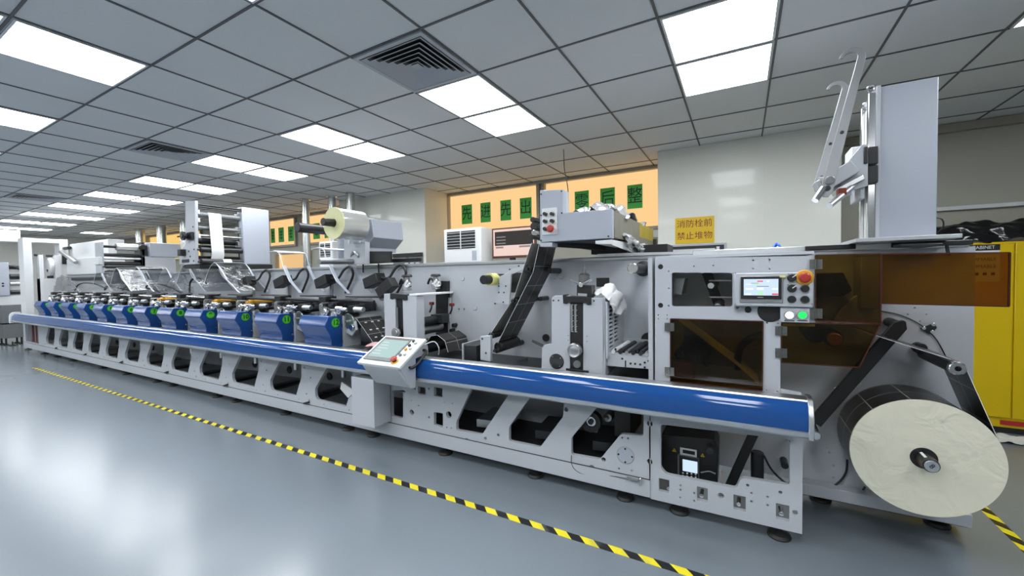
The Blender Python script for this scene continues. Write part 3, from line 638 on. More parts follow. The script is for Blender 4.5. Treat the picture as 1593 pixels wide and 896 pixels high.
# ================================================================== PRINT UNITS
GREEN_AT = P(517, 505.5, 0)
def unit_profile(): return [(.16, .795), (.16, 1.092), (.022, 1.100), (.004, 1.088), (-.026, 1.012), (.026, .918), (.026, .892), (.036, .884), (.036, .795)]
X0 = -3.318
def make_unit(k, guard, extra):
    n = 12-k; x0 = X0-.762*k
    num = ['one', 'two', 'three', 'four', 'five', 'six', 'seven', 'eight', 'nine', 'ten', 'eleven', 'twelve'][n-1]
    t = thing('print_unit', 'blue print unit with the green round sticker numbered %d' % n, 'print unit', (x0, .2, .785), 'blue print units along the press')
    cv = MB().prism([(x0, y, z) for y, z in unit_profile()], (.40, 0, 0)).build('cover', 'blue', t, .006)
    X = x0+.4
    s = MB().cyl((X, .088, 1.035), (X+.002, .088, 1.035), .044, 32, c=0).build('number_sticker', 'green', cv)
    MB().ring((X+.0021, .088, 1.035), (1, 0, 0), .041, .0385, .0006, 32).build('sticker_ring', 'ink', cv)
    tx = MB(); tx.text(str(n), .066, SIDE(X+.0028) @ Matrix.Translation((.088, 1.035, 0)), bold=.0018); tx.build('numeral', 'ink', cv)
    MB().cyl((X, .145, .875), (X+.004, .145, .875), .006, 8).build('cover_screw', 'chrome', cv)
    sp = [(.165, .788), (.165, 1.094), (.19, 1.094), (.36, .99), (.36, .788)]
    MB().prism([(X-.005, y, z) for y, z in sp], (.024, 0, 0)).build('side_plate', 'paint', t, .002)
    MB().prism([(x0-.015, y, z) for y, z in sp], (.02, 0, 0)).build('side_plate', 'paint', t, .002)
    MB().box(x0-.03, x0+.56, .03, .30, .786, .7945).build('slide_base', 'alu', t, .002)
    MB().box(X+.03, x0+.72, .12, .28, .768, .80).build('chip_tray', 'steel', t, .003)
    y0 = .17
    roller(x0+.16, 1.125, .040, y0, .57, 'anilox_roller', 'chrome', t, 24)
    roller(x0+.30, 1.10, .052, y0, .57, 'plate_roller', 'dark', t, 24)
    gold = n in (7, 9, 10)
    roller(x0+.22, 1.185, .030, .22, .50, 'ink_roller', 'gold' if gold else 'black', t, 18)
    roller(x0+.46, 1.04, .075, .18, .58, 'impression_roller', 'steel', t, 28)
    if n < 12: roller(x0+.60, 1.13, .022, .20, .58, 'guide_roller', 'dark', t, 14)
    if n < 12: roller(x0+.66, .93, .022, .20, .58, 'guide_roller', 'dark', t, 14)
    for gx, gz, r in ((.16, 1.125, .052), (.30, 1.10, .045), (.37, 1.135, .030)):
        b = MB(); b.lathe([(0, 0), (r*.55, 0), (r*.6, .008), (r, .010), (r, .026), (0, .026)], (x0+gx, .135, gz), (0, 1, 0), 24); b.build('gear', 'chrome', t)
    b = MB(); b.box(x0+.05, x0+.38, .17, .20, 1.08, 1.15); b.box(x0+.05, x0+.10, .17, .20, 1.15, 1.20); b.build('bearing_block', 'steel', t, .004)
    MB().box(x0+.04, x0+.40, .55, .58, 1.0, 1.20).build('bearing_block', 'dark', t, .003)
    MB().prism([(x0+.03, .2, 1.14), (x0+.03, .2, 1.165), (x0+.13, .2, 1.155), (x0+.13, .2, 1.14)], (0, .33, 0)).build('ink_tray', 'white' if gold else 'dark', t)
    for q, dy in enumerate((.0, .05)):
        MB().cyl((x0+.34+dy*1.2, .145, 1.165-.01*q), (x0+.44+dy*1.2, .145, 1.165-.01*q), .019, 14).build('adjust_knob', 'chrome', t)
    MB().cyl((x0+.10, .16, 1.205), (x0+.10, .57, 1.205), .008, 8).build('tie_rod', 'steel', t)
    MB().prism([(x0+.42, .185, .93), (x0+.50, .185, .90), (x0+.56, .185, .96), (x0+.53, .185, 1.06), (x0+.45, .185, 1.07)], (0, .03, 0)).build('gear_guard', 'paint', t, .003)
    MB().cyl((x0+.52, .16, .985), (x0+.52, .19, .985), .03, 18).build('hand_knob', 'chrome', t)
    MB().box(x0-.01, x0+.10, .21, .34, 1.205, 1.27).build('motor_block', 'black', t, .006)
    MB().cyl((x0+.10, .27, 1.235), (x0+.72, .27, 1.225), .016, 12).build('cross_rod', 'chrome' if n < 9 else 'dark', t)
    MB().cyl((x0+.14, .42, 1.262), (x0+.70, .42, 1.262), .010, 10).build('cross_rod', 'dark', t)
    MB().box(x0+.44, x0+.56, .19, .30, 1.12, 1.19).build('valve_block', 'black', t, .005)
    MB().cyl((x0+.58, .16, 1.16), (x0+.70, .16, 1.16), .024, 14).build('actuator', 'alu', t)
    if n < 12: MB().box(x0+.60, x0+.70, .20, .40, .98, 1.06).build('drive_motor', 'black', t, .006)
    MB().prism([(x0+.02, .19, 1.10), (x0+.09, .19, 1.10), (x0+.14, .19, 1.17), (x0+.02, .19, 1.19)], (0, .02, 0)).build('end_bracket', 'dark', t, .003)
    if extra:      # register camera with its cable loop on the back plate
        c = Vector((x0+.52, .46, 1.42)); ux = Vector((.095, 0, .030)); uz = Vector((-.016, 0, .050))
        MB().obox(c, ux, (0, .06, 0), uz).build('camera_housing', 'black', t, .006)
        MB().cyl(c-ux*1.0, c-ux*1.3, .03, 14).build('camera_lens', 'dark', t)
        MB().tube([c+ux, c+Vector((.15, .05, .03)), c+Vector((.21, .08, .12)), c+Vector((.28, .1, .15)), c+Vector((.33, .1, .07)), c+Vector((.26, .1, -.05)), c+Vector((.20, .1, -.13))], .013, 8).build('cable', 'black', t)
        MB().box(c.x+.02, c.x+.05, .50, .53, 1.22, 1.40).build('camera_post', 'steel', t)
    if guard == 1:   # clear splash guard swung up on two flat arms
        path = [(x0+.98, 1.42), (x0+.86, 1.60), (x0+.80, 1.74), (x0+.70, 1.765), (x0+.60, 1.755)]
        MB().strip(path, .25, .57, .004).build('splash_guard', 'acrylic', t)
        for y in (.25, .565):
            MB().strip([(x0+1.14, 1.30), (x0+.98, 1.42), (x0+.86, 1.60)], y-.03*(y > .4), y+.035-.03*(y > .4), .004).build('guard_arm', 'paint2', t)
        for y in (.25, .57): MB().tube([(a_, y, b_) for a_, b_ in path], .0035, 6, 3).build('guard_edge', 'plastic2', t)
        MB().strip([(x0+.805, 1.748), (x0+.70, 1.772)], .25, .57, .003).build('guard_rim', 'white', t)
    if guard == 2:   # clear splash guard half open over the rollers
        path = [(x0-.02, 1.42), (x0+.12, 1.60), (x0+.24, 1.67), (x0+.34, 1.63), (x0+.44, 1.50), (x0+.60, 1.42), (x0+.76, 1.31)]
        MB().strip(path, .22, .57, .005).build('splash_guard', 'plastic', t)
        for y in (.22, .56): MB().strip([(x0+.30, 1.645), (x0+.36, 1.61), (x0+.52, 1.45), (x0+.78, 1.30)], y, y+.02, .004).build('guard_arm', 'paint2', t)
        for y in (.22, .57): MB().tube([(a_, y, b_) for a_, b_ in path], .0035, 6, 3).build('guard_edge', 'plastic2', t)
        MB().strip([(x0+.16, 1.632), (x0+.24, 1.68)], .22, .57, .003).build('guard_rim', 'plastic2', t)
    if n == 12:      # clear box over the last unit
        b = MB(); o = rnd([(x0+.22, 1.09), (x0+.46, 1.09), (x0+.46, 1.25), (x0+.22, 1.25)], .03); h = rnd([(x0+.226, 1.096), (x0+.454, 1.096), (x0+.454, 1.244), (x0+.226, 1.244)], .026)
        b.plate(o, [h], .34, FRONT(.32)); b.build('clear_cover', 'plastic', t)
    return t
for k in range(12):
    n = 12-k
    make_unit(k, 1 if n in (10, 11) else 2 if n in (9, 8, 6, 5, 4) else 0, n >= 9)
# black air hoses arching over the older units
for k, (pts, lb) in enumerate((
    ([(163, 451), (166, 446), (178, 445), (191, 449), (205, 453)], 'black air hose arching over unit five below the white film tower'),
    ([(191, 451), (197, 446), (210, 445), (238, 450), (252, 457)], 'black air hose arching over unit six, ahead of the clear guards'),
    ([(223, 451), (230, 444), (245, 442), (263, 446), (285, 457)], 'long black air hose arching over unit seven and eight'),
    ([(295, 455), (296, 439), (304, 432), (313, 434), (323, 442)], 'short black air hose bent over unit nine by the web tower'),
    ([(117, 451), (122, 443), (133, 440), (150, 442), (165, 449)], 'black air hose arching over unit three and four at the far end'))):
    MBt = MB().tube([P(x, y, .45) for x, y in pts], .013, 8).build('air_hose', 'rubber'); tag(MBt, lb, 'hose', 'black air hoses over the print units')

# printed web from unit 12 down to the first die station, and onward
def web(path, ya, yb, lb, m='web'):
    o = MB().strip(path, ya, yb, .0015).build('printed_web', m)
    MB().strip([(p[0], p[1]) for p in path], ya-.0014, ya+.0006, .0022).build('web_edge', 'white', o); tag(o, lb, 'printed web', 'spans of printed web'); return o
pw = [(lambda q: (q.x, q.z))(P(x, y, .22)) for x, y in ((534, 507), (537, 494), (543, 488.5), (550, 489), (582, 535), (589, 546))]
wo = web(pw, .22, .52, 'black printed web with white label rows running down after unit twelve')
(ax_, az_), (bx_, bz_) = pw[3], pw[4]; L_ = math.hypot(bx_-ax_, bz_-az_); dx_, dz_ = (bx_-ax_)/L_, (bz_-az_)/L_
for k in range(4):
    for l in range(3):
        f = .06+.25*k; c = Vector((ax_+(bx_-ax_)*f-dz_*.0015, .29+.08*l, az_+(bz_-az_)*f+dx_*.0015))
        MB().obox(c, (dx_*.006, 0, dz_*.006), (0, .014, 0), (-dz_*.0006, 0, dx_*.0006)).build('printed_label', 'white', wo)
pw = [(lambda q: (q.x, q.z))(P(x, y, .2)) for x, y in ((839, 380), (829, 424), (774, 534))]
web(pw, .2, .5, 'dark printed web span descending from the curing unit to the nip roller')
pw = [(lambda q: (q.x, q.z))(P(x, y, .2)) for x, y in ((827, 378), (816, 412), (800, 462), (762, 521))]
web(pw, .2, .5, 'back side of web span, sheen in its colour, left of the dark descending span', mat('web_back_painted_sheen', (.34, .335, .31), .35))  # paler base colour stands in for the sheen reflected off this span
pw = [(lambda q: (q.x, q.z))(P(x, y, .2)) for x, y in ((665, 545), (664, 532), (670, 523), (680, 521), (692, 530), (697, 548))]
web(pw, .2, .5, 'black printed web wrapped over the roller in the first die station')

# ================================================================== DIE STATIONS
t = thing('die_station', 'grey die station with two pressure gauges left of the yellow tape roll', 'die cutting station', (-2.05, .3, .785), 'die stations on the press')
for pts in (((597, 457), (614.5, 457.5), (615, 530), (598, 526)), ((626, 459), (647, 461), (647, 533), (626.5, 528))):
    v = [P(x, y, .1) for x, y in pts]; v[2].z = v[3].z = .787; v[2].x = v[1].x; v[3].x = v[0].x
    MB().prism(v, (0, .10, 0)).build('post', 'paint', t, .004)
MB().prism([P(x, y, .115) for x, y in ((613, 460), (627, 461), (627, 533), (613, 529))], (0, .06, 0)).build('slide', 'black', t)
p = P(620, 500, .11); MB().cyl((p.x, .10, p.z-.12), (p.x, .10, p.z+.12), .006, 10).build('screw_rod', 'steel', t)
MB().prism([P(x, y, .09) for x, y in ((606.5, 456), (633, 458), (633, 467), (628, 467.5), (625, 465), (612, 464.5), (610, 466), (606.5, 465))], (0, .06, 0)).build('yoke', 'dark', t, .003)
p = P(618, 517, .1); b = MB(); b.lathe([(0, 0), (.025, 0), (.03, .006), (.04, .006), (.044, .012), (.044, .035), (0, .035)], (p.x, .065, p.z), (0, 1, 0), 28); b.build('hand_wheel', 'steel', t)
MB().box(-2.0, -1.915, .1, .595, 1.296, 1.312).build('top_plate', 'white', t, .003)
MB().prism([P(x, y, .55) for x, y in ((678, 437), (695, 437.5), (695, 530), (678, 527))], (0, .045, 0)).build('back_column', 'black', t)
MB().prism([P(x, y, .57) for x, y in ((695, 463), (700, 463), (700, 532), (695, 531))], (0, .025, 0)).build('column_edge', 'paint', t)
for x, y in ((633, 429), (677.7, 428)):
    q = P(x, y, .3 if x < 650 else .5); Y = q.y
    c = Vector((q.x, Y, q.z))
    MB().lathe([(0, 0), (.045, 0), (.048, .008), (.040, .022), (0, .022)], (c.x, Y, c.z-.012), (0, 0, 1), 20).build('regulator_knob', 'black', t)
    MB().cyl((c.x, Y, c.z-.10), (c.x, Y, c.z-.01), .024, 16).build('regulator_body', 'steel', t)
    MB().box(c.x-.03, c.x+.03, Y-.03, Y+.03, c.z-.13, c.z-.075).build('regulator_base', 'alu', t, .004)
    g = Vector((c.x+.045, Y-.05, c.z-.075))
    MB().cyl(g, g+Vector((0, .03, 0)), .036, 24).build('pressure_gauge', 'chrome', t)
    MB().cyl(g+Vector((0, -.002, 0)), g+Vector((0, .002, 0)), .030, 24, c=0).build('gauge_face', 'white', t)
    MB().obox(g+Vector((.006, -.003, .006)), (.013, 0, .013), (0, .0008, 0), (-.0015, 0, .0015)).build('gauge_needle', 'ink', t)
    MB().tube([c+Vector((-.02, 0, -.06)), c+Vector((-.08, .02, -.03)), c+Vector((-.12, .03, -.08))], .011, 8).build('air_hose', 'black', t)
c = P(602, 448, .25); MB().obox(c, (.085, 0, .055), (0, .045, 0), (-.028, 0, .042)).build('sensor_block', 'black', t, .005)
for (x, y), r, m in (((672, 499), .035, 'dark'), ((667, 513), .045, 'steel'), ((678, 537), .062, 'dark')):
    q = P(x, y, .3); roller(q.x-.05, q.z, r, .17, .52, 'die_roller', m, t, 24)
MB().prism([P(x, y, .4) for x, y in ((670, 489), (688, 489), (688, 503), (670, 503))], (0, .1, 0)).build('bearing_block', 'dark', t, .003)
for x, y in ((671.5, 472), (703, 474)):
    q = P(x, y, .5); MB().obox(q, (.020, 0, 0), (0, .015, 0), (0, 0, .014)).build('red_clamp', 'signred', t, .004)
    MB().tube([q, q+Vector((.02, -.03, -.04)), q+Vector((0, -.03, -.08))], .008, 8).build('clamp_lever', 'black', t)

t = thing('die_station', 'grey die station with ruler slot and round knob right of the descending web', 'die cutting station', (-.55, .3, .785), 'die stations on the press')
MB().prism([P(x, y, .1) for x, y in ((842, 575.5), (843, 539), (846, 537), (858, 534), (858, 464), (862, 460), (886.5, 460), (886.5, 580))], (0, .03, 0)).build('front_plate', 'paint', t, .003)
MB().prism([P(x, y, .1) for x, y in ((907, 463), (941, 464), (941, 587), (907, 583))], (0, .03, 0)).build('front_plate', 'paint', t, .003)
MB().box(-.36, -.345, .1, .58, .80, 1.30).build('rear_post', 'paint', t)
MB().prism([P(x, y, .112) for x, y in ((885.5, 462), (908, 463), (908, 585), (885.5, 580))], (0, .04, 0)).build('slide', 'black', t)
rr = P(892.5, 474, .108); re = P(892.5, 516, .108)
for k in range(2):
    b = MB()
    for q in range(26): z = rr.z+(re.z-rr.z)*q/25; b.box(rr.x-.022+k*.026, rr.x-.022+k*.026+(.018 if q % 5 == 0 else .012), .108, .112, z-.0012, z+.0012)
    b.build('ruler_scale', 'white', t)
p = P(896, 544, .1); b = MB(); b.lathe([(0, 0), (.018, 0), (.030, .004), (.042, 0), (.048, .008), (.048, .04), (0, .04)], (p.x, .055, p.z), (0, 1, 0), 32); b.build('setting_knob', 'steel', t)
p = P(898, 566.5, .105); MB().cyl((p.x, .095, p.z), (p.x, .112, p.z), .026, 24).build('screw_cap', 'grey', t)
p = P(866, 562, .1); MB().cyl((p.x, .093, p.z), (p.x, .105, p.z), .052, 32).build('cover_disc', 'dark', t)
for a in range(4): MB().cyl((p.x+.04*math.cos(a*PI/2+.7), .09, p.z+.04*math.sin(a*PI/2+.7)), (p.x+.04*math.cos(a*PI/2+.7), .094, p.z+.04*math.sin(a*PI/2+.7)), .004, 8).build('screw', 'steel', t)
MB().prism([P(x, y, .085) for x, y in ((875, 459), (879, 458), (879, 460.5), (915, 462), (919, 461), (919, 474), (914, 475), (911, 471.5), (884, 470), (881, 473), (876, 472))], (0, .07, 0)).build('yoke', 'black', t, .003)
MB().prism([P(x, y, .1) for x, y in ((897, 443), (920, 444), (920, 462), (897, 460))], (0, .08, 0)).build('pressure_block', 'black', t, .004)
MB().prism([P(x, y, .095) for x, y in ((899, 456), (913, 457), (913, 461), (899, 460))], (0, .02, 0)).build('block_plate', 'alu', t)
c = P(904, 443, .09)
for x, y in ((888, 434.5), (920, 434.5)):
    MB().tube([c, P(x, y, .09)], .008, 10, 0).build('handle_bar', 'chrome', t)
MB().cyl(c+Vector((0, -.01, 0)), c+Vector((0, .05, 0)), .016, 16).build('handle_hub', 'chrome', t)
p = P(832, 528, .14); MB().tube([P(828, 530, .1), P(838, 535, .1), P(845, 538, .1)], .009, 8).build('lever', 'black', t)
for x, y in ((861, 467.5), (869, 467.5), (924, 468), (884, 522), (884, 529), (913, 523), (913, 531), (881, 579), (913, 582)):
    q = P(x, y, .1); MB().cyl((q.x, .097, q.z), (q.x, .102, q.z), .006 if y < 500 or y > 570 else .003, 8).build('bolt', 'dark', t)
MB().prism([P(x, y, .09) for x, y in ((880, 573), (915, 577), (915, 582), (880, 577.5))], (0, .04, 0)).build('lower_clamp', 'black', t, .003)
# louvred side cover: slotted plate facing right
LX = -.335
b = MB(); sl = []
for q in range(11):
    z = 1.235-.026*q; cols = ((.14, .235), (.26, .355)) if q < 10 else ((.14, .235),)
    for c0, c1 in cols: sl.append([(c0, z-.007), (c1, z-.007), (c1, z+.007), (c0, z+.007)])
b.plate([(.10, 1.275), (.40, 1.25), (.40, .965), (.37, .935), (.10, .91)], sl, .012, SIDE(LX)); b.build('louvred_cover', 'paint', t, .001)
MB().box(LX-.012, LX-.008, .11, .38, .93, 1.25).build('louvre_backing', 'black', t)
# roller bed to the right of it
t2 = thing('roller_bed', 'grey drilled roller bed between the louvred station and the amber door', 'roller bed', (-.2, .3, .8))
MB().prism([P(x, y, .13) for x, y in ((942, 548), (1012, 551.6), (1012, 574.5), (942, 569))], (0, .012, 0)).build('bed_plate', 'paint', t2, .002)
for x, y in ((968, 558), (981, 565.5), (988, 566), (996, 567), (1003, 564), (1009, 561.5), (1003, 571.5)):
    q = P(x, y, .13); MB().cyl((q.x, .127, q.z), (q.x, .132, q.z), .007, 10).build('bolt', 'black', t2)
MB().prism([P(x, y, .128) for x, y in ((972, 561), (974, 561), (974, 571), (972, 571))], (0, .01, 0)).build('slot', 'black', t2)
for x, r, m in ((-.30, .016, 'paper'), (-.255, .018, 'black'), (-.215, .014, 'steel'), (-.175, .02, 'black'), (-.13, .016, 'dark'), (-.095, .014, 'alu')):
    roller(x, .955, r, .15, .52, 'bed_roller', m, t2, 16)
for x in (-.29, -.22, -.15): MB().cyl((x, .14, .93), (x, .14, .975), .006, 8).build('bed_pin', 'dark', t2)
MB().box(-.34, -.08, .536, .548, .78, .98).build('rear_plate', 'paint', t2)

tag(MB().lathe([(0, 0), (.036, 0), (.040, .006), (.040, .05), (.030, .06), (.012, .066), (.012, .085), (.008, .09), (.004, .12), (0, .12)], (P(909, 438, .3).x, .3, P(909, 439, .3).z), (0, 0, 1), 24).build('fluid_bottle', 'bottle'), 'cloudy plastic bottle with nozzle behind the winged die station handle', 'bottle')
# white rag over the station
def blob(name, m, c, size, seed, label, cat, n=3, amp=.25):
    bm = bmesh.new(); bmesh.ops.create_icosphere(bm, subdivisions=4, radius=1); rs = random.Random(seed)
    ws = [(Vector((rs.uniform(-1, 1), rs.uniform(-1, 1), rs.uniform(-1, 1)))*rs.uniform(2, 7), rs.uniform(0, 6)) for _ in range(9)]
    for v in bm.verts:
        d = sum(math.sin(v.co.dot(a)+ph) for a, ph in ws)/9; v.co *= 1+amp*d*2
        v.co = Vector((v.co.x*size[0], v.co.y*size[1], v.co.z*size[2]))+Vector(c)
    mb = MB(); mb.bm.free(); mb.bm = bm; o = mb.build(name, m); tag(o, label, cat); return o
def drape(name, m, rows, th, label, cat, seed=1, amp=.012):
    # rows: list of lists of 3D points (grid); densified with ripples and given thickness
    rs = random.Random(seed); R, C = len(rows), len(rows[0]); k = 8; b = MB(); grid = []
    for a in range((R-1)*k+1):
        line = []
        for c in range((C-1)*k+1):
            fa, fc = a/k, c/k; i, j = min(int(fa), R-2), min(int(fc), C-2); u, v = fa-i, fc-j
            p = (Vector(rows[i][j])*(1-v)+Vector(rows[i][j+1])*v)*(1-u)+(Vector(rows[i+1][j])*(1-v)+Vector(rows[i+1][j+1])*v)*u
            A_, C_ = fa*5, fc*5; p += Vector((math.sin(A_*1.3+C_*.7+seed), math.sin(C_*1.7+A_*.4), math.sin(A_*.9-C_*1.1+seed)+.6*math.sin(C_*.45+A_*2.1+seed*2)))*amp*.6+Vector((rs.uniform(-1, 1), rs.uniform(-1, 1), rs.uniform(-1, 1)))*amp*.42
            line.append(b.bm.verts.new(p))
        grid.append(line)
    for a in range(len(grid)-1):
        for c in range(len(grid[0])-1): b.bm.faces.new((grid[a][c], grid[a+1][c], grid[a+1][c+1], grid[a][c+1]))
    o = b.build(name, m, ang=80); s = o.modifiers.new('solid', 'SOLIDIFY'); s.thickness = th; s.offset = 1
    u = o.modifiers.new('sub', 'SUBSURF'); u.levels = 1; u.render_levels = 1
    tag(o, label, cat); return o
drape('cleaning_rag', 'cloth', [[(-.43, .14, 1.315), (-.41, .25, 1.36), (-.42, .40, 1.33)], [(-.37, .11, 1.318), (-.35, .25, 1.385), (-.34, .38, 1.34)], [(-.318, .11, 1.285), (-.305, .25, 1.30), (-.30, .40, 1.29)], [(-.314, .17, 1.19), (-.30, .27, 1.175), (-.29, .44, 1.20)]], .006, 'white crumpled rag draped over the louvred station cover', 'rag', 3, .011)
drape('cleaning_rag', 'pinkcloth', [[(-2.40, -.03, .865), (-2.26, -.05, .875), (-2.08, -.05, .862)], [(-2.38, .03, .88), (-2.25, .02, .905), (-2.08, .02, .89)], [(-2.33, .10, .862), (-2.22, .10, .875), (-2.08, .1, .862)]], .008, 'small pink and white rag lying on the cover rail behind the console', 'rag', 5, .008)

# yellow tape roll on its shaft
p = P(757, 435, .35)
t = thing('tape_spindle', 'black stub shaft on the back plate carrying the yellow tape roll', 'shaft', (p.x, .6, p.z))
b = MB(); b.lathe([(0, 0), (.034, 0), (.037, .004), (.037, .30), (0, .30)], (p.x, .30, p.z), (0, 1, 0), 24); b.build('shaft', 'black', t)
MB().box(p.x-.05, p.x+.05, .575, .6, p.z-.045, p.z+.045).build('mounting_block', 'black', t)
tag(MB().ring((p.x, .385, p.z), (0, 1, 0), .052, .0375, .09, 32).build('tape_roll', 'tapeyellow'), 'pale yellow roll of tape on the black stub shaft', 'tape roll')

# ================================================================== CONSOLE
t = thing('operator_console', 'white tilted touch-screen operator console on the blue cover rail', 'operator console', (-1.9, -.1, .62))
A0, A1 = Vector((-2.135, -.335, .813)), Vector((-1.700, -.335, .813)); B0 = Vector((-2.135, -.045, .976))
ex = (A1-A0); ey = (B0-A0); en = ex.cross(ey).normalized(); EX, EY = ex.normalized(), ey.normalized()
def C(u, v, h=0): return A0+ex*u+ey*v+en*h
def cbox(u0, u1, v0, v1, h0, h1, name, m, par=t, bev=.002):
    c = (C(u0, v0, h0)+C(u1, v1, h1))/2
    return MB().obox(c, ex*(u1-u0)/2, ey*(v1-v0)/2, en*(h1-h0)/2).build(name, m, par, bev)
cbox(0, 1, 0, 1, -.022, 0, 'panel', 'white', bev=.004)
cbox(.07, .73, .12, .93, 0, .008, 'screen_bezel', 'grey')
sc_ = cbox(.12, .70, .22, .84, .008, .0095, 'screen', 'lcdteal', bev=0)
cbox(.12, .70, .84, .90, .008, .0092, 'screen_header', 'lcdgrey', bev=0)
for k in range(5): cbox(.16, .30+.05*(k % 3), .72-.10*k, .735-.10*k, .0095, .0099, 'screen_text', 'lcdwhite', sc_, 0)
def cbtn(u, v, r, h, m, name, par=t):
    b = MB(); b.lathe([(0, h), (r*.8, h), (r, h*.8), (r, 0), (0, 0)], C(u, v, 0), en, 20); return b.build(name, m, par)
cbtn(.80, .16, .030, .006, 'orange', 'stop_ring'); cbtn(.80, .16, .017, .020, 'black', 'stop_stem')
b = MB(); b.lathe([(0, .038), (.018, .037), (.026, .03), (.026, .022), (.016, .018), (0, .018)], C(.80, .16, 0), en, 24); b.build('stop_button', 'estop', t)
for u, v, m in ((.80, .36, 'grey'), (.88, .40, 'steel'), (.80, .56, 'orange'), (.80, .70, 'dark'), (.88, .60, 'steel'), (.80, .86, 'dark'), (.88, .80, 'steel')):
    cbtn(u, v, .012, .016, m, 'push_button')
# body: profile in YZ
pro = [(-.325, .795), (-.045, .953), (-.01, .953), (.012, .90), (.012, .845), (-.135, .835), (-.135, .655), (-.15, .63), (-.20, .63), (-.255, .70), (-.31, .77)]
MB().prism([(-2.09, y, z) for y, z in pro], (.36, 0, 0)).build('body', 'paint', t, .006)
MB().prism([(-1.742, y, z) for y, z in [(-.30, .80), (-.05, .945), (.0, .92), (.01, .85), (-.135, .84), (-.14, .62), (-.20, .625)]], (.016, 0, 0)).build('side_cheek', 'paint', t, .003)
MB().box(-2.05, -1.76, -.135, -.128, .64, .84).build('mount_plate', 'paint', t)
MB().tube([Vector((-1.726, -.205, .785)), Vector((-1.70, -.205, .785)), Vector((-1.695, -.16, .80)), Vector((-1.695, -.07, .86)), Vector((-1.70, -.05, .885)), Vector((-1.726, -.05, .888))], .011, 8).build('grab_handle', 'black', t)
MB().tube([C(.99, .9, -.03), Vector((-1.66, .0, .95)), Vector((-1.64, .03, .90)), Vector((-1.66, .05, .84))], .004, 8).build('cable', 'white', t)

t = thing('junction_box', 'plain light grey rectangular box mounted on the frame below the console', 'junction box', (-2.35, 0, .2))
MB().box(-2.485, -2.222, -.10, .08, .215, .612).build('box_body', 'paint', t, .004)
MB().box(-2.487, -2.22, -.104, -.098, .213, .614).build('box_lid', 'paint', t, .002)

# ================================================================== HMI PANEL ON THE RIGHT
HY = .03
t = thing('control_panel', 'grey control box with lit colour screen and emergency button above amber door', 'control panel', (.5, HY, 1.3))
def hp(x0, y0, x1, y1, Y0, Y1, name, m, par=t, bev=.002):
    a, b = P(x0, y1, Y0), P(x1, y0, Y0); return MB().box(a.x, b.x, Y0, Y1, a.z, b.z).build(name, m, par, bev)
hp(1142, 423, 1266, 476, HY, UY-.012, 'housing', 'paint', bev=.006)
hp(1150.5, 429, 1218.5, 470.5, HY-.006, HY, 'screen_mount', 'steel', bev=.002)
hp(1152.5, 430, 1216, 465, HY-.014, HY-.006, 'screen_bezel', 'black')
Y = HY-.0145
so = hp(1157, 433.8, 1211, 459.3, Y, Y+.001, 'screen', 'lcd', bev=0)
for x0, y0, x1, y1, m in ((1178, 436.5, 1187, 438.5, 'lcdred'), (1193, 436, 1197, 439, 'lcdwhite'), (1160, 441.5, 1169, 443, 'lcdwhite'), (1172, 441, 1183, 443.5, 'lcdgreen'), (1160, 448, 1172, 451, 'lcdwhite'), (1177.5, 447.5, 1188, 451, 'lcdwhite'), (1201, 448, 1210, 451, 'lcdwhite'), (1179, 453, 1187, 458.5, 'lcdgreen'), (1159, 456.5, 1169, 458.7, 'lcdwhite'), (1201, 456.5, 1210.8, 459, 'lcdred'), (1177, 444.8, 1196, 446, 'lcdgrey'), (1168, 440, 1180, 440.8, 'lcdgrey')):
    hp(x0, y0, x1, y1, Y-.0008, Y, 'screen_field', m, so, 0)
hp(1213, 428.5, 1222, 431.5, HY-.015, HY-.006, 'yellow_tab', 'tapeyellow', bev=0)
hp(1178.5, 462, 1187.5, 463, HY-.0148, HY-.014, 'maker_mark', 'lcdgrey', bev=0)
def knob(x, y, r, m, name, Y=HY, h=.02, par=t, mark=True):
    p = P(x, y, Y); MB().lathe([(0, 0), (r*1.12, 0), (r*1.12, .005), (0, .005)], (p.x, Y-.005, p.z), (0, 1, 0), 24).build('bezel_ring', 'steel', par)
    o = MB().lathe([(0, 0), (r*.85, 0), (r, .004), (r, h), (0, h)], (p.x, Y-h-.003, p.z), (0, 1, 0), 24).build(name, m, par)
    if mark: MB().obox((p.x+r*.45, Y-h-.004, p.z+r*.4), (r*.4, 0, r*.32), (0, .0012, 0), (-.0012, 0, .0015)).build('pointer', 'white', o)
    return p
knob(1231.5, 432, .019, 'black', 'selector_switch'); knob(1231.5, 448.5, .019, 'black', 'selector_switch')
for x, y in ((1252, 448.8), (1231.5, 465.5), (1252, 465.8)): knob(x, y, .018, 'black', 'push_button', h=.014, mark=False)
p = P(1251.5, 431.8, HY); MB().lathe([(0, 0), (.036, 0), (.038, .003), (.038, .006), (0, .006)], (p.x, HY-.006, p.z), (0, 1, 0), 32).build('emergency_ring', 'orange', t)
MB().lathe([(0, 0), (.019, .002), (.025, .008), (.025, .016), (.016, .020), (.016, .032), (0, .032)], (p.x, HY-.032, p.z), (0, 1, 0), 32).build('emergency_button', 'estop', t)
for x, y in ((1231, 453.6), (1252, 453.9), (1231, 470.6), (1252, 470.8), (1227, 426.4), (1236, 426.4), (1226, 443), (1236.5, 443)): hp(x-3.5 if y > 450 else x-1.5, y-.5, x+3.5 if y > 450 else x+1.5, y+.5, HY-.0006, HY, 'label_strip', 'ink', bev=0)
for x, y in ((1144, 424.5), (1264, 424.5), (1144, 473.5), (1264, 473.5)):
    p = P(x, y, HY); MB().cyl((p.x, HY-.003, p.z), (p.x, HY+.002, p.z), .005, 10).build('screw', 'steel', t)
p = P(1147.5, 478.5, UY); MB().ring((p.x, UY-.0125, p.z), (0, 1, 0), .016, .008, .012, 20).build('cable_gland', 'steel', t)
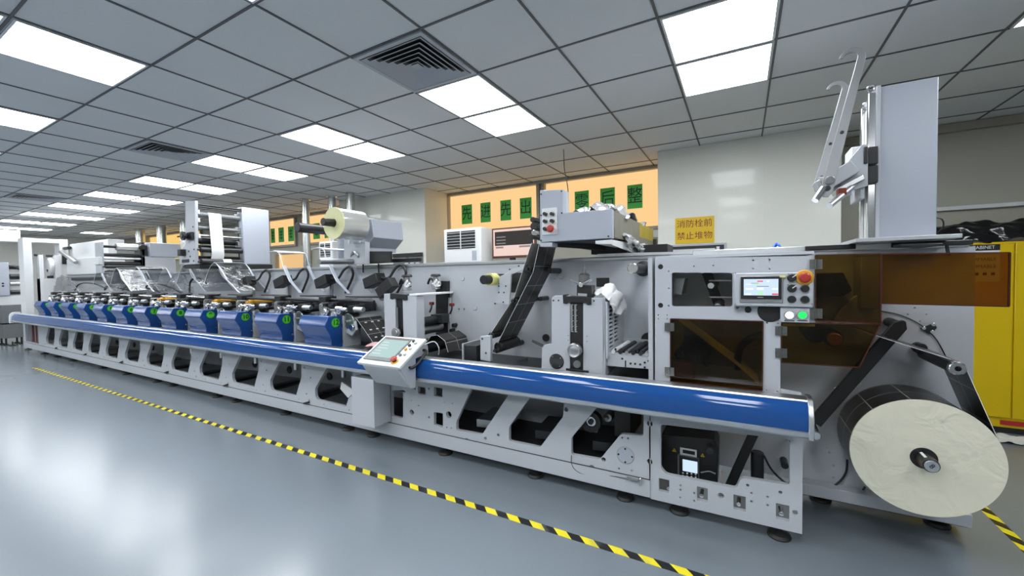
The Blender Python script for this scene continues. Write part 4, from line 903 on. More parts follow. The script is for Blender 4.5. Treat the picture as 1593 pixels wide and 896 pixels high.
t = thing('button_box', 'small grey box with lit white and green buttons under the control panel', 'push button box', (.65, HY, 1.18))
def hp2(*a, **k): return hp(*a, par=t, **k)
a, b = P(1214, 501, .045), P(1260, 479, .045); MB().box(a.x, b.x, .045, UY-.013, a.z, b.z).build('housing', 'paint', t, .004)
for x, y, m in ((1228, 490, 'ledwhite'), (1248, 490, 'ledgreen')):
    p = P(x, y, .045); MB().ring((p.x, .035, p.z), (0, 1, 0), .023, .018, .01, 24).build('button_ring', 'chrome', t); MB().lathe([(0, 0), (.014, .001), (.018, .006), (.018, .012), (0, .012)], (p.x, .033, p.z), (0, 1, 0), 24).build('lit_button', m, t)
    MB().box(p.x-.022, p.x+.022, .0442, .0452, p.z-.031, p.z-.027).build('label_strip', 'ink', t)

# ================================================================== BIG ROLL
RC = Vector((1.172, .18, .548)); RR = .277
t = thing('label_stock_roll', 'big wound roll of printed stock with cream end face at the press end', 'stock roll', RC)

b = MB(); seg = 96; uvl = b.bm.loops.layers.uv.verify(); rg = []
for k in range(seg):
    a = 2*PI*k/seg; rg.append((b.bm.verts.new((RC.x+RR*math.cos(a), RC.y+.002, RC.z+RR*math.sin(a))), b.bm.verts.new((RC.x+RR*math.cos(a), .5, RC.z+RR*math.sin(a)))))
for k in range(seg):
    l = (k+1) % seg; f = b.bm.faces.new((rg[k][0], rg[k][1], rg[l][1], rg[l][0])); L = RR*2*PI/seg
    for lp, uv in zip(f.loops, ((0, k*L), (.32, k*L), (.32, (k+1)*L), (0, (k+1)*L))): lp[uvl].uv = uv
b.bm.faces.new([r[1] for r in rg]); b.build('wound_web', 'web', t)
MB().lathe([(RR+.0015, .006), (RR, 0), (.05, -.001), (.05, .01), (RR, .012)], RC, (0, 1, 0), 96, closed=True).build('end_face', 'cream', t)
MB().ring(RC+Vector((0, -.004, 0)), (0, 1, 0), .05, .032, .04, 40).build('core', 'black', t)
t = thing('rewind_shaft', 'black air shaft with round white end sticking out of the big roll', 'air shaft', (RC.x, .3, RC.z))
b = MB(); b.lathe([(0, 0), (.028, 0), (.031, .004), (.031, .515), (0, .515)], (RC.x, .085, RC.z), (0, 1, 0), 32); b.build('shaft_body', 'black', t)
ca = MB().cyl((RC.x, .082, RC.z), (RC.x, .087, RC.z), .026, 32, c=.001).build('end_cap', 'alu', t)
tx = MB(); tx.text('8', .03, FRONT(.0812) @ Matrix.Translation((RC.x, RC.z, 0)) @ Matrix.Rotation(-.7, 4, 'Z')); tx.build('numeral', 'ink', ca)
for a in (2.0, 3.6, 5.2, .5): MB().obox((RC.x+.031*math.cos(a), .14, RC.z+.031*math.sin(a)), (-.005*math.sin(a), 0, .005*math.cos(a)), (0, .03, 0), (.002*math.cos(a), 0, .002*math.sin(a))).build('expander_strip', 'white' if a == 2.0 else 'brown', t)
# web from the doors over the end roller and down onto the roll
top = [(lambda q: (q.x, q.z))(P(x, y, .2)) for x, y in ((1285, 497), (1400, 534), (1479, 559))]
web(top, .2, .5, 'edge-on web span from the amber door to the end roller')
an = math.atan2(RB.z-RC.z, RB.x-RC.x); dd = math.hypot(RB.x-RC.x, RB.z-RC.z); al = an-math.acos((RR+.001-.031)/dd)
n_ = (math.cos(al), math.sin(al)); path = [(RB.x+.031*math.cos(q), RB.z+.031*math.sin(q)) for q in (1.75, 1.2, .8)]+[(RB.x+.031*n_[0], RB.z+.031*n_[1]), (RC.x+(RR+.001)*n_[0], RC.z+(RR+.001)*n_[1])]
web(path, .2, .5, 'dark printed web span dropping from the end roller onto the big roll')

# ================================================================== CURING UNIT OVER THE PRESS
t = thing('curing_unit', 'grey box unit with red emergency button bridging over the press below the windows', 'curing unit', (-.6, .2, 1.60))
fo = [P(x, y, .2) for x, y in ((840, 296), (876, 294.5), (876, 331), (952, 325), (952, 370.5), (840, 377))]
MB().prism(fo, (0, .05, 0)).build('front_panel', 'paint2', t, .004)
XS = fo[3].x; ZT, ZB = fo[3].z, fo[4].z
MB().box(fo[0].x, fo[1].x, .25, .31, ZB, fo[1].z).build('tower_box', 'paint', t, .004)
MB().box(XS-.022, XS, .25, 1.02, ZB+.07, ZT-.005).build('side_panel', 'tan', t)
MB().box(XS-.022, XS+.001, 1.02, 1.62, ZB+.07, ZT-.005).build('stained_panel', 'ochre', t)
MB().box(XS-.03, XS+.002, .25, 1.65, ZB+.01, ZB+.07).build('side_rail', 'tan', t)
MB().box(fo[0].x, XS-.02, .25, 1.62, ZB-.005, ZB+.02).build('floor_panel', 'dark', t)
MB().box(fo[0].x, fo[0].x+.02, .31, 1.62, ZB, ZT).build('side_panel', 'paint', t)
MB().box(fo[0].x, XS, 1.60, 1.62, ZB, ZT).build('rear_panel', 'paint', t)
MB().box(XS-.02, XS+.03, 1.60, 1.68, ZB+.0, ZB+.09).build('rear_foot', 'dark', t)
MB().prism([P(x, y, .2) for x, y in ((926, 374.5), (952, 372.5), (952, 380), (926, 379.5))], (0, .9, 0)).build('lower_skirt', 'white', t, .003)
MB().prism([(XS-.004, .2, ZB-.01), (XS-.004, 1.12, ZB+.0), (XS-.004, 1.12, ZB-.085), (XS-.004, .2, ZB-.045)], (.006, 0, 0)).build('side_skirt', 'white', t)
MB().prism([P(x, y, .2) for x, y in ((840, 378), (859, 377), (859, 384), (840, 384))], (0, .1, 0)).build('foot_bracket', 'paint', t, .003)
MB().box(-.62, -.34, .67, .90, 1.606, ZB-.004).build('support_block', 'black', t, .004)
MB().box(-.30, -.10, 1.0, 1.3, 1.58, ZB).build('support_block', 'black', t, .004)
MB().prism([(-.78, .3, ZB), (-.50, .7, ZB), (-.50, .7, ZB-.05), (-.78, .3, ZB-.03)], (.02, 0, 0)).build('brace', 'dark', t)
bp_ = [P(x, y, .2) for x, y in ((843.5, 325), (867, 322.5), (867, 364.5), (844, 366))]
MB().prism([v+Vector((0, -.008, 0)) for v in bp_], (0, .008, 0)).build('button_plate', 'white', t, .002)
for x, y in ((848.6, 333), (859.5, 333), (848.6, 344.4), (859.5, 343.8), (848.6, 356.2)):
    q = P(x, y, .19); MB().ring((q.x, .186, q.z), (0, 1, 0), .017, .012, .008, 20).build('button_ring', 'chrome', t); MB().cyl((q.x, .165, q.z), (q.x, .195, q.z), .0125, 18).build('push_button', 'black', t)
q = P(858.8, 356.2, .19); MB().cyl((q.x, .17, q.z), (q.x, .195, q.z), .012, 16).build('stop_stem', 'orange', t)
MB().lathe([(0, 0), (.020, .002), (.025, .008), (.025, .02), (.014, .026), (0, .026)], (q.x, .145, q.z), (0, 1, 0), 24).build('emergency_button', 'estop', t)
for x, y in ((842, 302), (873.5, 297.5), (874, 331.5), (842, 335), (842, 374), (946.5, 367.5)):
    q = P(x, y, .2); MB().cyl((q.x, .196, q.z), (q.x, .202, q.z), .006, 8).build('screw', 'black', t)
for x, y, r in ((832, 352, .03), (829, 368, .022), (830, 342, .02)):
    q = P(x, y, .3); MB().cyl((q.x, .28, q.z), (q.x, .5, q.z), r, 16).build('guide_roller', 'black', t)
q = P(832, 362, .27); MB().cyl((q.x, .25, q.z), (q.x, .28, q.z), .02, 16).build('roller_end', 'chrome', t)
MB().tube([P(877, 248, 1.5)+Vector((0, 0, .1)), P(878, 262, 1.4), P(883, 290, .8), P(884, 310, .55)], .004, 6).build('hanging_cable', 'black', t)
MB().tube([(XS-.0, .75, ZB-.03), (XS+.02, .85, ZB-.06), (XS-.05, .9, ZB-.1)], .008, 6).build('cable', 'black', t)
# crumpled film on top and hanging
drape('crumpled_film', 'foil', [[(-.66+.11*c, y, ZT+.035+(.05 if 0 < c < 3 and 0 < j_ < 3 else -.03)-.03*(j_ > 2)) for c in range(4)] for j_, y in enumerate((.28, .6, .95, 1.35))], .006, 'heap of crumpled silver film lying in the top of the curing unit', 'crumpled film', 11, .045)
drape('crumpled_film', 'foil', [[(XS+.004+.03*(k % 2), .45+.22*k, ZB+.055-.02*k) for k in range(4)], [(XS+.03+.03*(k % 2), .45+.22*k, ZB+.01-.02*k) for k in range(4)], [(XS+.012+.02*(k % 2), .55+.2*k, ZB-.025-.012*k) for k in range(4)]], .006, 'strip of crumpled silver film hanging off the side ledge of the curing unit', 'crumpled film', 4, .018)

# ================================================================== FILM UNWINDER
t = thing('film_unwinder', 'grey angular unwinder box on the press holding the clear film roll', 'unwinder', (-2.9, .6, 1.60), None)
MB().prism([P(x, y, .46) for x, y in ((542, 338), (578, 340), (581, 369), (569, 385), (569, 391), (542, 391))], (0, .42, 0)).build('drive_box', 'paint2', t, .006)
MB().prism([P(x, y, .40) for x, y in ((535, 372), (568, 376), (568, 411), (535, 411))], (0, .06, 0)).build('stand_plate', 'paint', t, .003)
MB().prism([P(x, y, .46) for x, y in ((569, 391), (608, 391), (608, 408), (569, 408))], (0, .02, 0)).build('base_front', 'black', t)
MB().box(-3.35, -2.35, .585, .66, 1.603, 1.64).build('base_bar', 'black', t, .004)
MB().cyl((-2.9, -.03, 1.966), (-2.9, .46, 1.966), .036, 24).build('unwind_shaft', 'black', t)
MB().cyl((-3.4, .05, 1.958), (-3.4, .60, 1.958), .048, 24).build('spare_shaft', 'black', t)
MB().box(-3.5, -2.95, .59, .66, 1.641, 2.02).build('back_frame', 'paint2', t, .004)
MB().cyl((-3.04, .02, 1.612), (-3.04, .56, 1.622), .028, 24).build('lower_roller', 'steel', t)
q = P(549, 404, .5); MB().box(-3.12, -2.97, .50, .598, 1.60, 1.66).build('roller_bracket', 'black', t, .004)
MB().tube([P(546, 402, .42), P(549, 392, .38), P(555, 396, .38), P(560, 402, .42)], .012, 8).build('hand_lever', 'steel', t)
for x in (543, 559): MB().box(P(x, 375, .395).x-.012, P(x, 375, .395).x+.012, .39, .40, 1.80, 1.88).build('bright_bar', 'white', t)
for x in (565, 589): q = P(x, 419, .57); MB().cyl((q.x, .57, q.z-.035), (q.x, .57, q.z+.06), .008, 8).build('drop_pin', 'black', t)
RC2 = Vector((-2.9, .085, 1.966))
t = thing('film_roll', 'large roll of clear film with pale yellow end face on the unwinder', 'film roll', RC2)
MB().ring(RC2+Vector((0, .002, 0)), (0, 1, 0), .146, .039, .29, 64).build('wound_film', 'filmside', t)
MB().ring(RC2+Vector((0, -.002, 0)), (0, 1, 0), .1465, .0388, .006, 64).build('end_face', 'film', t)

# ================================================================== WEB TOWER (rollers and white web)
TX = -5.45
t = thing('web_tower', 'tall grey roller tower threaded with a white paper web', 'web tower', (-5.6, .5, 1.60))
fp = [P(x, y, .08) for x, y in ((288, 313), (303, 312), (304, 411), (278.5, 411), (280, 392), (288.5, 380))]
MB().prism(fp, (0, .035, 0)).build('front_plate', 'paint', t, .004)
RX = fp[1].x
MB().box(RX-.14, RX, .63, .99, 1.66, 2.435).build('drive_cabinet', 'paint2', t, .012)
MB().box(RX-.40, RX-.02, .115, .63, 1.605, 1.66).build('base_plate', 'black', t, .004)
MB().box(RX-.43, RX+.02, .60, 1.0, 1.60, 1.662).build('base_plate', 'dark', t, .004)
for z in (2.40, 2.375): MB().cyl((RX-.03, .1, z), (RX-.03, .65, z), .012, 10).build('tie_bar', 'black', t)
for k, (y, r, m, dx) in enumerate(((333, .034, 'grey', .07), (354, .024, 'grey', .07), (366, .014, 'steel', .04), (374, .04, 'dark', .14), (388, .034, 'dark', .03), (383, .022, 'dark', .16), (400, .02, 'black', .10), (407, .038, 'black', .02))):
    z = PX(305.5, y, RX-dx).z; roller(RX-dx, z, r, .13, .62, 'tower_roller', m, t, 20)
zt, z2, zb = PX(305.5, 333, RX-.07).z, PX(305.5, 388, RX-.03).z, PX(305.5, 407, RX-.02).z
MB().strip([(RX-.105, zt), (RX-.095, zt+.025), (RX-.07, zt+.036), (RX-.045, zt+.027), (RX-.034, zt), (RX+.006, z2), (RX+.012, z2-.05), (RX-.02, zb+.02)], .24, .385, .002).build('paper_web', 'paper', t)
MB().strip([(RX-.11, zt), (RX-.13, z2+.2), (RX-.16, z2), (RX-.14, zb)], .30, .42, .002).build('paper_web', 'paper', t)
MB().ring((RX-.02, .37, zb), (0, 1, 0), .041, .037, .10, 24).build('paper_sleeve', 'white', t)
MB().ring((RX-.03, .30, z2), (0, 1, 0), .036, .033, .0, 24) if 0 else None
for z in (2.30, 2.12, 1.93): MB().box(RX-.12, RX-.05, .585, .63, z-.04, z+.04).build('bearing_block', 'steel', t, .003)
for z in (2.30, 2.20, 2.0): MB().box(RX-.06, RX-.02, .115, .14, z-.02, z+.03).build('bearing_block', 'white', t, .003)
MB().cyl((RX-.06, .6, 1.75), (RX-.06, .6, 2.30), .008, 8).build('guide_rod', 'dark', t)
h = P(287.5, 367, .03); MB().ring((h.x, .0, h.z), (0, 1, 0), .055, .03, .025, 28).build('hand_wheel', 'black', t); MB().cyl((h.x, -.01, h.z), (h.x, .08, h.z), .03, 20).build('wheel_hub', 'dark', t)
MB().tube([h+Vector((0, -.01, 0)), h+Vector((-.16, -.01, 0))], .010, 8, 0).build('crank', 'black', t)
q = P(297, 367, .07); MB().box(q.x-.07, q.x+.06, .05, .08, q.z-.05, q.z+.045).build('gear_block', 'black', t, .004)
for x, y in ((300.5, 353), (302, 388), (294, 391), (296, 399), (301.5, 406)): q = P(x, y, .08); MB().cyl((q.x, .076, q.z), (q.x, .085, q.z), .012, 8).build('bolt', 'black', t)
q = P(289, 406, .08); MB().box(q.x-.09, q.x+.09, .074, .08, q.z-.02, q.z+.02).build('name_plate', 'dark', t)
q = P(282.5, 393, .05); MB().box(q.x-.04, q.x+.04, .02, .1, q.z-.04, q.z+.04).build('limit_switch', 'black', t, .004)

# film tower further down the press
FX = -8.6
t = thing('film_tower', 'low grey roller frame with a white film roll, left of the tall web tower', 'film tower', (FX-.2, .5, 1.60))
MB().box(FX-.25, FX, .10, .135, 1.60, 2.10).build('front_plate', 'paint', t, .004)
MB().box(FX-.35, FX, .62, .66, 1.60, 2.13).build('rear_plate', 'dark', t, .003)
MB().box(FX-.45, FX+.02, .72, 1.17, 1.88, 2.13).build('drive_box', 'paint2', t, .01)
MB().box(FX-.35, FX, .62, 1.1, 1.60, 1.88).build('drive_stand', 'paint', t, .004)
roller(FX-.05, 2.035, .06, .30, .58, 'film_roll', 'filmside', t, 28); roller(FX-.05, 2.035, .022, .14, .66, 'roll_shaft', 'black', t)
for z, x, r, m in ((1.90, -.10, .028, 'dark'), (1.84, -.04, .022, 'alu'), (1.75, -.07, .04, 'black'), (1.70, .02, .03, 'black')): roller(FX+x, z, r, .14, .61, 'tower_roller', m, t)
MB().strip([(FX-.11, 2.035), (FX-.125, 1.9), (FX-.10, 1.87)], .33, .56, .002).build('film_web', 'filmside', t)
MB().box(FX-.02, FX+.0, .60, .70, 1.90, 2.08).build('bearing_block', 'black', t, .003)
q = P(161, 407, .08); MB().obox((FX-.1, .09, 1.80), (.12, 0, 0), (0, .02, 0), (0, 0, .06)).build('gear_block', 'white', t, .004)
MB().cyl((FX+.0, .62, 2.04), (FX+.06, .62, 2.04), .045, 20).build('brake_disc', 'black', t)
# unwind gantry at the far left end
GX = -12.5
t = thing('unwind_gantry', 'white portal frame with roll cabinet at the far left end of the press', 'unwind stand', (GX, .3, 0))
MB().box(GX-.35, GX, .03, .15, .79, 2.395).build('front_post', 'white', t, .004)
MB().box(GX-.35, GX, .555, .68, .77, 2.395).build('rear_post', 'white', t, .004)
MB().box(GX-.33, GX-.01, .15, .56, 2.31, 2.39).build('cross_beam', 'white', t, .004)
MB().box(GX-.2, GX+.03, .24, .30, .80, 2.05).build('web_column', 'white', t, .003)
MB().box(GX-.2, GX+.03, .46, .56, .80, 2.04).build('web_column', 'white', t, .003)
MB().box(GX-.2, GX+.02, .24, .52, .80, 1.55).build('roll_cabinet', 'white', t, .004)
for y, z in ((.25, 2.05), (.42, 2.04), (.42, 1.72), (.42, 1.58)): MB().cyl((GX-.1, y-.05, z), (GX-.1, y+.06, z), .028, 16).build('web_roller', 'dark', t)
MB().cyl((GX-.1, .38, 1.80), (GX-.1, .46, 1.80), .19, 28).build('paper_roll', 'paper', t)
MB().box(GX-.1, GX+.02, .58, .66, 1.86, 2.06).build('tension_unit', 'black', t, .004)
MB().cyl((GX+.02, .62, 2.20), (GX+.35, .62, 2.20), .035, 14).build('stub_shaft', 'black', t)
MB().tube([(GX+.1, .54, 2.12), (GX+1.0, .54, 1.86)], .035, 12, 0).build('gas_strut', 'steel', t)
t = thing('web_housing', 'plain white panel cabinet right of the portal frame on the press', 'panel cabinet', (-11.3, .6, 1.58))
MB().box(-12.3, -10.0, .60, .64, 1.62, 1.95).build('cabinet_front', 'white', t, .004)
MB().box(-12.3, -10.2, .66, .90, 1.60, 2.28).build('cabinet_body', 'white', t, .004)
MB().box(-11.9, -10.1, .56, .584, 1.50, 1.55).build('black_strip', 'black', t, .003)
MB().box(-12.3, -10.2, .585, .605, 1.606, 1.625).build('edge_strip', 'steel', t)

# ================================================================== ROLL LIFTER (top right)
t = thing('roll_lifter', 'grey roll lifting column with two upright hooked arms on top of the press', 'roll lifter', (1.15, .6, 1.60))
c4 = [P(x, y, .50) for x, y in ((1368, 139), (1460.5, 126), (1457, 373), (1366, 378))]
MB().box(c4[0].x, c4[1].x, .50, .80, 1.622, c4[0].z+.012).build('column_box', 'paint2', t, .004)
MB().box(c4[0].x-.012, c4[0].x+.006, .495, .80, 1.622, c4[0].z+.02).build('column_edge', 'paint', t, .002)
MB().box(.955, 1.365, .40, .82, 1.600, 1.6215).build('base_plate', 'paint', t, .003)
for (y0, y1, zt) in ((.50, .535, 2.42), (.655, .69, 2.39)):
    MB().box(c4[0].x-.045, c4[0].x-.012, y0, y1, 1.622, zt).build('guide_rail', 'chrome', t, .003)
MB().box(c4[0].x-.03, c4[0].x-.012, .54, .65, 1.622, 2.36).build('rack_plate', 'white', t)
for y, z in ((.52, 2.43), (.60, 2.37)):
    MB().lathe([(.016+.006*math.cos(q*PI/4), .006*math.sin(q*PI/4)) for q in range(8)], (c4[0].x-.03, y, z+.02), (0, 1, .3), 18, closed=True).build('lifting_eye', 'chrome', t)
XC = c4[0].x-.045
za, zb_ = P(1357, 229, .48).z, P(1357, 285, .48).z; zm = (za+zb_)/2
for z0, z1 in ((zm+.004, za), (zb_, zm-.004)): MB().box(XC-.006, XC+.036, .465, .498, z0, z1).build('slide_block', 'black', t, .003)
MB().obox(P(1342, 246, .5), (.008, 0, 0), (0, .07, 0), (0, 0, .045)).build('motor_cap', 'black', t, .003)
MB().box(XC-.04, XC-.02, .46, .70, 1.84, 2.10).build('carriage_plate', 'paint', t, .004)
for Y in (.44, .66):
    br = [P(x, y, .46) for x, y in ((1340, 226), (1349, 226), (1349, 290), (1316, 300), (1303, 282), (1318, 252))]
    MB().prism([v+Vector((0, Y-.46, 0)) for v in br], (0, .016, 0)).build('bracket_cheek', 'paint', t, .003)
MB().obox(P(1331, 247, .55), (.035, 0, 0), (0, .08, 0), (0, 0, .05)).build('motor', 'white', t, .006)
MB().obox(P(1318, 290, .5), (.055, 0, .03), (0, .09, 0), (-.006, 0, .012)).build('lower_plate', 'alu', t, .003)
MB().obox(P(1309, 299, .35), (.018, 0, 0), (0, .03, 0), (0, 0, .018)).build('red_clamp', 'signred', t, .003)
MB().tube([P(1290, 320, .22), P(1345, 275, .55)], .016, 12, 0).build('tilt_cylinder', 'alu', t)
MB().tube([P(1268, 312, .10), P(1281, 293, .14)], .016, 12, 0).build('grip_bar', 'chrome', t)
def hook(Y, tip, base):
    a, b = Vector(tip), Vector(base); d = (b-a).normalized(); n = Vector((-d.z, 0, d.x))
    if n.x < 0: n = -n
    L = (b-a).length; w0, w1 = .017, .027; R_ = .052
    pts = [b+n*w1, a+d*.05+n*w0]
    c = a-n*(R_-w0)                 # hook centre left of the arm
    for q in range(0, 13): an = q/12*PI*.98; pts.append(c+n*(R_*math.cos(an))-d*(R_*math.sin(an)))
    for q in range(12, -1, -1): an = q/12*PI*.98; r = R_-.014-.018*(1-q/12); pts.append(c+n*(r*math.cos(an))-d*(r*math.sin(an)))
    pts += [a+d*.06-n*w0*.9, b-n*w1, b+d*.03-n*w1*.5, b+d*.03+n*w1*.5]
    pts = [Vector((p.x, Y, p.z)) for p in pts]
    o = MB().prism(pts, (0, .014, 0)).build('hook_arm', 'alu2', t, .002)
    for f in (.55, .90, .98): q = a.lerp(b, f); MB().cyl((q.x, Y-.006, q.z), (q.x, Y+.002, q.z), .008 if f < .95 else .014, 12).build('bolt', 'dark', t)
M['alu2'] = mat('satin_light_metal', (.36, .37, .38), .40, .5, .04, 20)
ha, hb = P(1340, 90, .14), P(1286, 297, .14); hook(.14, ha, hb)
ha2, hb2 = P(1314, 140, .56), P(1274, 290, .56); hook(.56, ha2, hb2)
m_ = hb.lerp(ha, .08); m2 = hb2.lerp(ha2, .08)
MB().cyl((m_.x, .12, m_.z), (m2.x, .60, m2.z), .020, 16).build('cross_shaft', 'steel', t)
MB().tube([(m_.x, .45, m_.z), P(1320, 285, .5)], .022, 12, 0).build('link_arm', 'paint', t)
MB().obox((m_+P(1320, 262, .46))/2+Vector((0, .12, 0)), (.08, 0, .05), (0, .05, 0), (-.02, 0, .032)).build('link_block', 'paint', t, .004)
for x, Y in ((1457, .50),): MB().tube([P(1456, 338, .7), P(1466, 342, .7), P(1467, 353, .7), P(1457, 364, .7)], .004, 6).build('cable', 'black', t)
for x, y in ((1371, 374.5), (1371, 337.5)): q = P(x, y, .5); MB().cyl((q.x, .496, q.z), (q.x, .5, q.z), .003, 6).build('screw', 'steel', t)
tag(MB().prism([P(1400, 380, .36), P(1466, 378, .36), P(1470, 381, .36), P(1440, 385, .36), P(1402, 384, .36)], (0, .12, 0)).build('black_tray', 'black', None, .003), 'small black plate lying under the lifter base above the long amber door', 'plate')
MB().obox(P(1474, 389, .5), (.006, 0, -.002), (0, .006, 0), (-.004, 0, .026)).build('stop_lever', 'black', press)

# ================================================================== ALONG THE BACK WALL
def text_on(o, body, size, Y, x, z, m='ink', name='lettering', sx=1):
    b = MB(); b.text(body, size, FRONT(Y) @ Matrix.Translation((x, z, 0)) @ Matrix.Diagonal((sx, 1, 1, 1))); return b.build(name, m, o)
SY = YB+.024
def wsign(x0, x1, z0, z1, ch, label, cat='wall sign', group='green paper signs on the windows'):
    o = MB().box(x0, x1, SY, SY+.004, z0, z1).build('paper_sign', 'signgreen'); tag(o, label, cat, group)
    if ch: text_on(o, ch, (z1-z0)*.72, SY-.0008, (x0+x1)/2, (z0+z1)/2-.0, 'ink', 'character', .9)
    return o
for x0, x1, ch, lb in ((-3.79, -3.576, '先', 'green paper sign with the character 先, first on the window above the air conditioner'), (-3.403, -3.206, '进', 'green paper sign with the character 进 on the orange window'), (-3.015, -2.818, '先', 'green paper sign with the character 先, third on the orange window'), (-2.655, -2.45, '出', 'green paper sign with the character 出 on the orange window'),
                       (-2.10, -1.90, '先', 'green paper sign with a character hidden behind the curing unit tower'), (-1.737, -1.522, '零', 'green paper sign with the character 零 just above the crumpled film'), (-1.351, -1.142, '后', 'green paper sign with the character 后 on the orange window'), (-.969, -.765, '整', 'green paper sign with the character 整 beside the pillar')):
    wsign(x0, x1, 2.345, 2.67, ch, lb)
for x0, x1, lb in ((421.5, 427, 'far green paper sign half hidden by the web tower'), (433.5, 441, 'far green paper sign, middle one beside the web tower'), (448.5, 456.5, 'far green paper sign next to the window post left of a duct'), (487.5, 497, 'far green paper sign behind the black film unwinder shaft'), (505, 510, 'small far green paper sign touching the yellow film roll end')):
    a, b = P(x0, 372, SY), P(x1, 350, SY)
    o = wsign(a.x, b.x, 2.32, 2.66, '', lb); mx_ = (a.x+b.x)/2; w_ = b.x-a.x
    b = MB()
    for k in range(3): b.box(mx_-w_*.28, mx_+w_*.28, SY-.001, SY+.001, 2.41+.07*k, 2.43+.07*k)
    b.box(mx_-.012, mx_+.012, SY-.001, SY+.001, 2.38, 2.60); b.build('character', 'ink', o)
t = MB().box(-.262, .147, 2.662, 2.669, 1.785, 2.082).build('warning_sign', 'signyellow'); tag(t, 'yellow wall sign with red Chinese characters on the wide white pillar', 'wall sign')
text_on(t, '消防栓前', .094, 2.6612, -.057, 2.005, 'signred'); text_on(t, '禁止堆物', .094, 2.6612, -.057, 1.868, 'signred')
t = thing('hydrant_cabinet', 'recessed steel fire hydrant cabinet below the yellow wall sign', 'fire hydrant cabinet', (-.05, 2.66, 0))
MB().plate([(-.40, .6), (.27, .6), (.27, 1.775), (-.40, 1.775)], [[(-.375, .62), (.245, .62), (.245, 1.755), (-.375, 1.755)]], .02, FRONT(2.66)).build('cabinet_frame', 'paint', t)
MB().box(-.375, .245, 2.655, 2.668, .62, 1.755).build('cabinet_back', 'dark', t)
MB().box(-.30, .16, 2.62, 2.655, .70, 1.72).build('inner_door', 'alu', t, .004); MB().box(.17, .20, 2.63, 2.655, .7, 1.735).build('side_bar', 'alu', t)
t = thing('switch_panel', 'grey recessed switch panel low on the left pillar behind the press', 'switch panel', (-4.4, 2.66, 0))
MB().box(-4.75, -4.10, 2.655, 2.668, 1.2, 1.85).build('panel_back', 'grey', t); MB().box(-4.75, -4.10, 2.640, 2.655, 1.79, 1.85).build('painted_recess_shade', 'black', t)  # black strip paints the shade at the top of the recess
MB().box(-4.45, -4.40, 2.64, 2.655, 1.70, 1.78).build('label_plate', 'dark', t)
for x in (-4.44, -4.32, -4.20): MB().box(x-.035, x+.035, 2.635, 2.655, 1.63, 1.69).build('switch', 'white', t, .004)

def aircon(x0, x1, y0, y1, zt, lb, nl=6):
    t = thing('air_conditioner', lb, 'air conditioner', ((x0+x1)/2, y0, 0), 'floor standing air conditioners'); wd = x1-x0
    MB().box(x0, x1, y0+.012, y1, 0, zt).build('cabinet', 'white', t, .012)
    MB().box(x0+.005, x1-.005, y0, y0+.012, 0, zt-.005).build('front_panel', 'white', t, .006)
    gx0, gx1, gz1 = x0+wd*.10, x1-wd*.13, zt-.035; gz0 = gz1-.20 if nl == 6 else gz1-.26
    MB().box(gx0, gx1, y0-.003, y0+.001, gz0, gz1).build('grille_opening', 'black', t)
    for k in range(nl):
        z = gz1-(gz1-gz0)*(k+.5)/nl
        MB().obox(((gx0+gx1)/2, y0-.005, z), ((gx1-gx0)/2, 0, 0), (0, .005, .001), (0, -.0005, .0022)).build('louvre', 'white', t)
    MB().box((gx0+gx1)/2-.004, (gx0+gx1)/2+.004, y0-.012, y0-.002, gz0, gz1).build('grille_post', 'white', t)
    MB().box(x1-wd*.22, x1-wd*.10, y0-.002, y0, gz0-.14, gz0-.03).build('label_sticker', 'paint2', t)
    return t
aircon(-2.66, -2.145, 1.40, 1.66, 2.005, 'white floor-standing air conditioner with dark louvres under the green signs')
ax0, ax1 = P(496, 376, 1.55), P(516, 376, 1.55)
aircon(ax0.x, ax1.x, 1.55, 1.80, ax0.z, 'white floor-standing air conditioner behind the yellow film roll', 6)
t = thing('computer_monitor', 'computer monitor with brown bezel and lit screen behind the press', 'computer monitor', (-1.8, 1.5, 1.40), None)
v = [P(x, y, 1.5) for x, y in ((765, 358), (833, 349.5), (833, 402.5), (765, 402.5))]
MB().box(v[0].x, v[1].x, 1.50, 1.53, v[2].z+.02, v[1].z-.005).build('bezel', 'brown', t, .004)
x0, x1, z0, z1 = v[0].x+.02, v[1].x-.02, v[2].z+.045, v[1].z-.022
s0 = MB().box(x0, x1, 1.4985, 1.5, z0, z1).build('screen', 'lcdpink', t)
MB().box(x0+.02, x1-.01, 1.4975, 1.4985, z0+.115, z1-.025).build('screen_image', 'lcddark', s0)
MB().box(x0+.03, x0+.13, 1.4975, 1.4985, z0+.085, z0+.105).build('screen_bar', 'lcdgrey', s0); MB().box(x1-.18, x1-.03, 1.4975, 1.4985, z0+.085, z0+.105).build('screen_bar', 'lcdgrey', s0)
for k in range(3): MB().box(x0+.04, x0+.16, 1.4965, 1.4975, z1-.09-.035*k, z1-.08-.035*k).build('screen_text', 'lcdgrey', s0)
MB().box(-1.83, -1.77, 1.51, 1.54, 1.40, v[2].z+.04).build('stand_neck', 'black', t); MB().box(-1.95, -1.65, 1.45, 1.65, 1.40, 1.415).build('stand_foot', 'black', t, .004)
tag(MB().box(-2.1, -1.3, 1.40, 1.9, 0, 1.40).build('equipment_rack', 'paint', None, .004), 'grey equipment rack carrying the computer monitor behind the press', 'equipment rack')
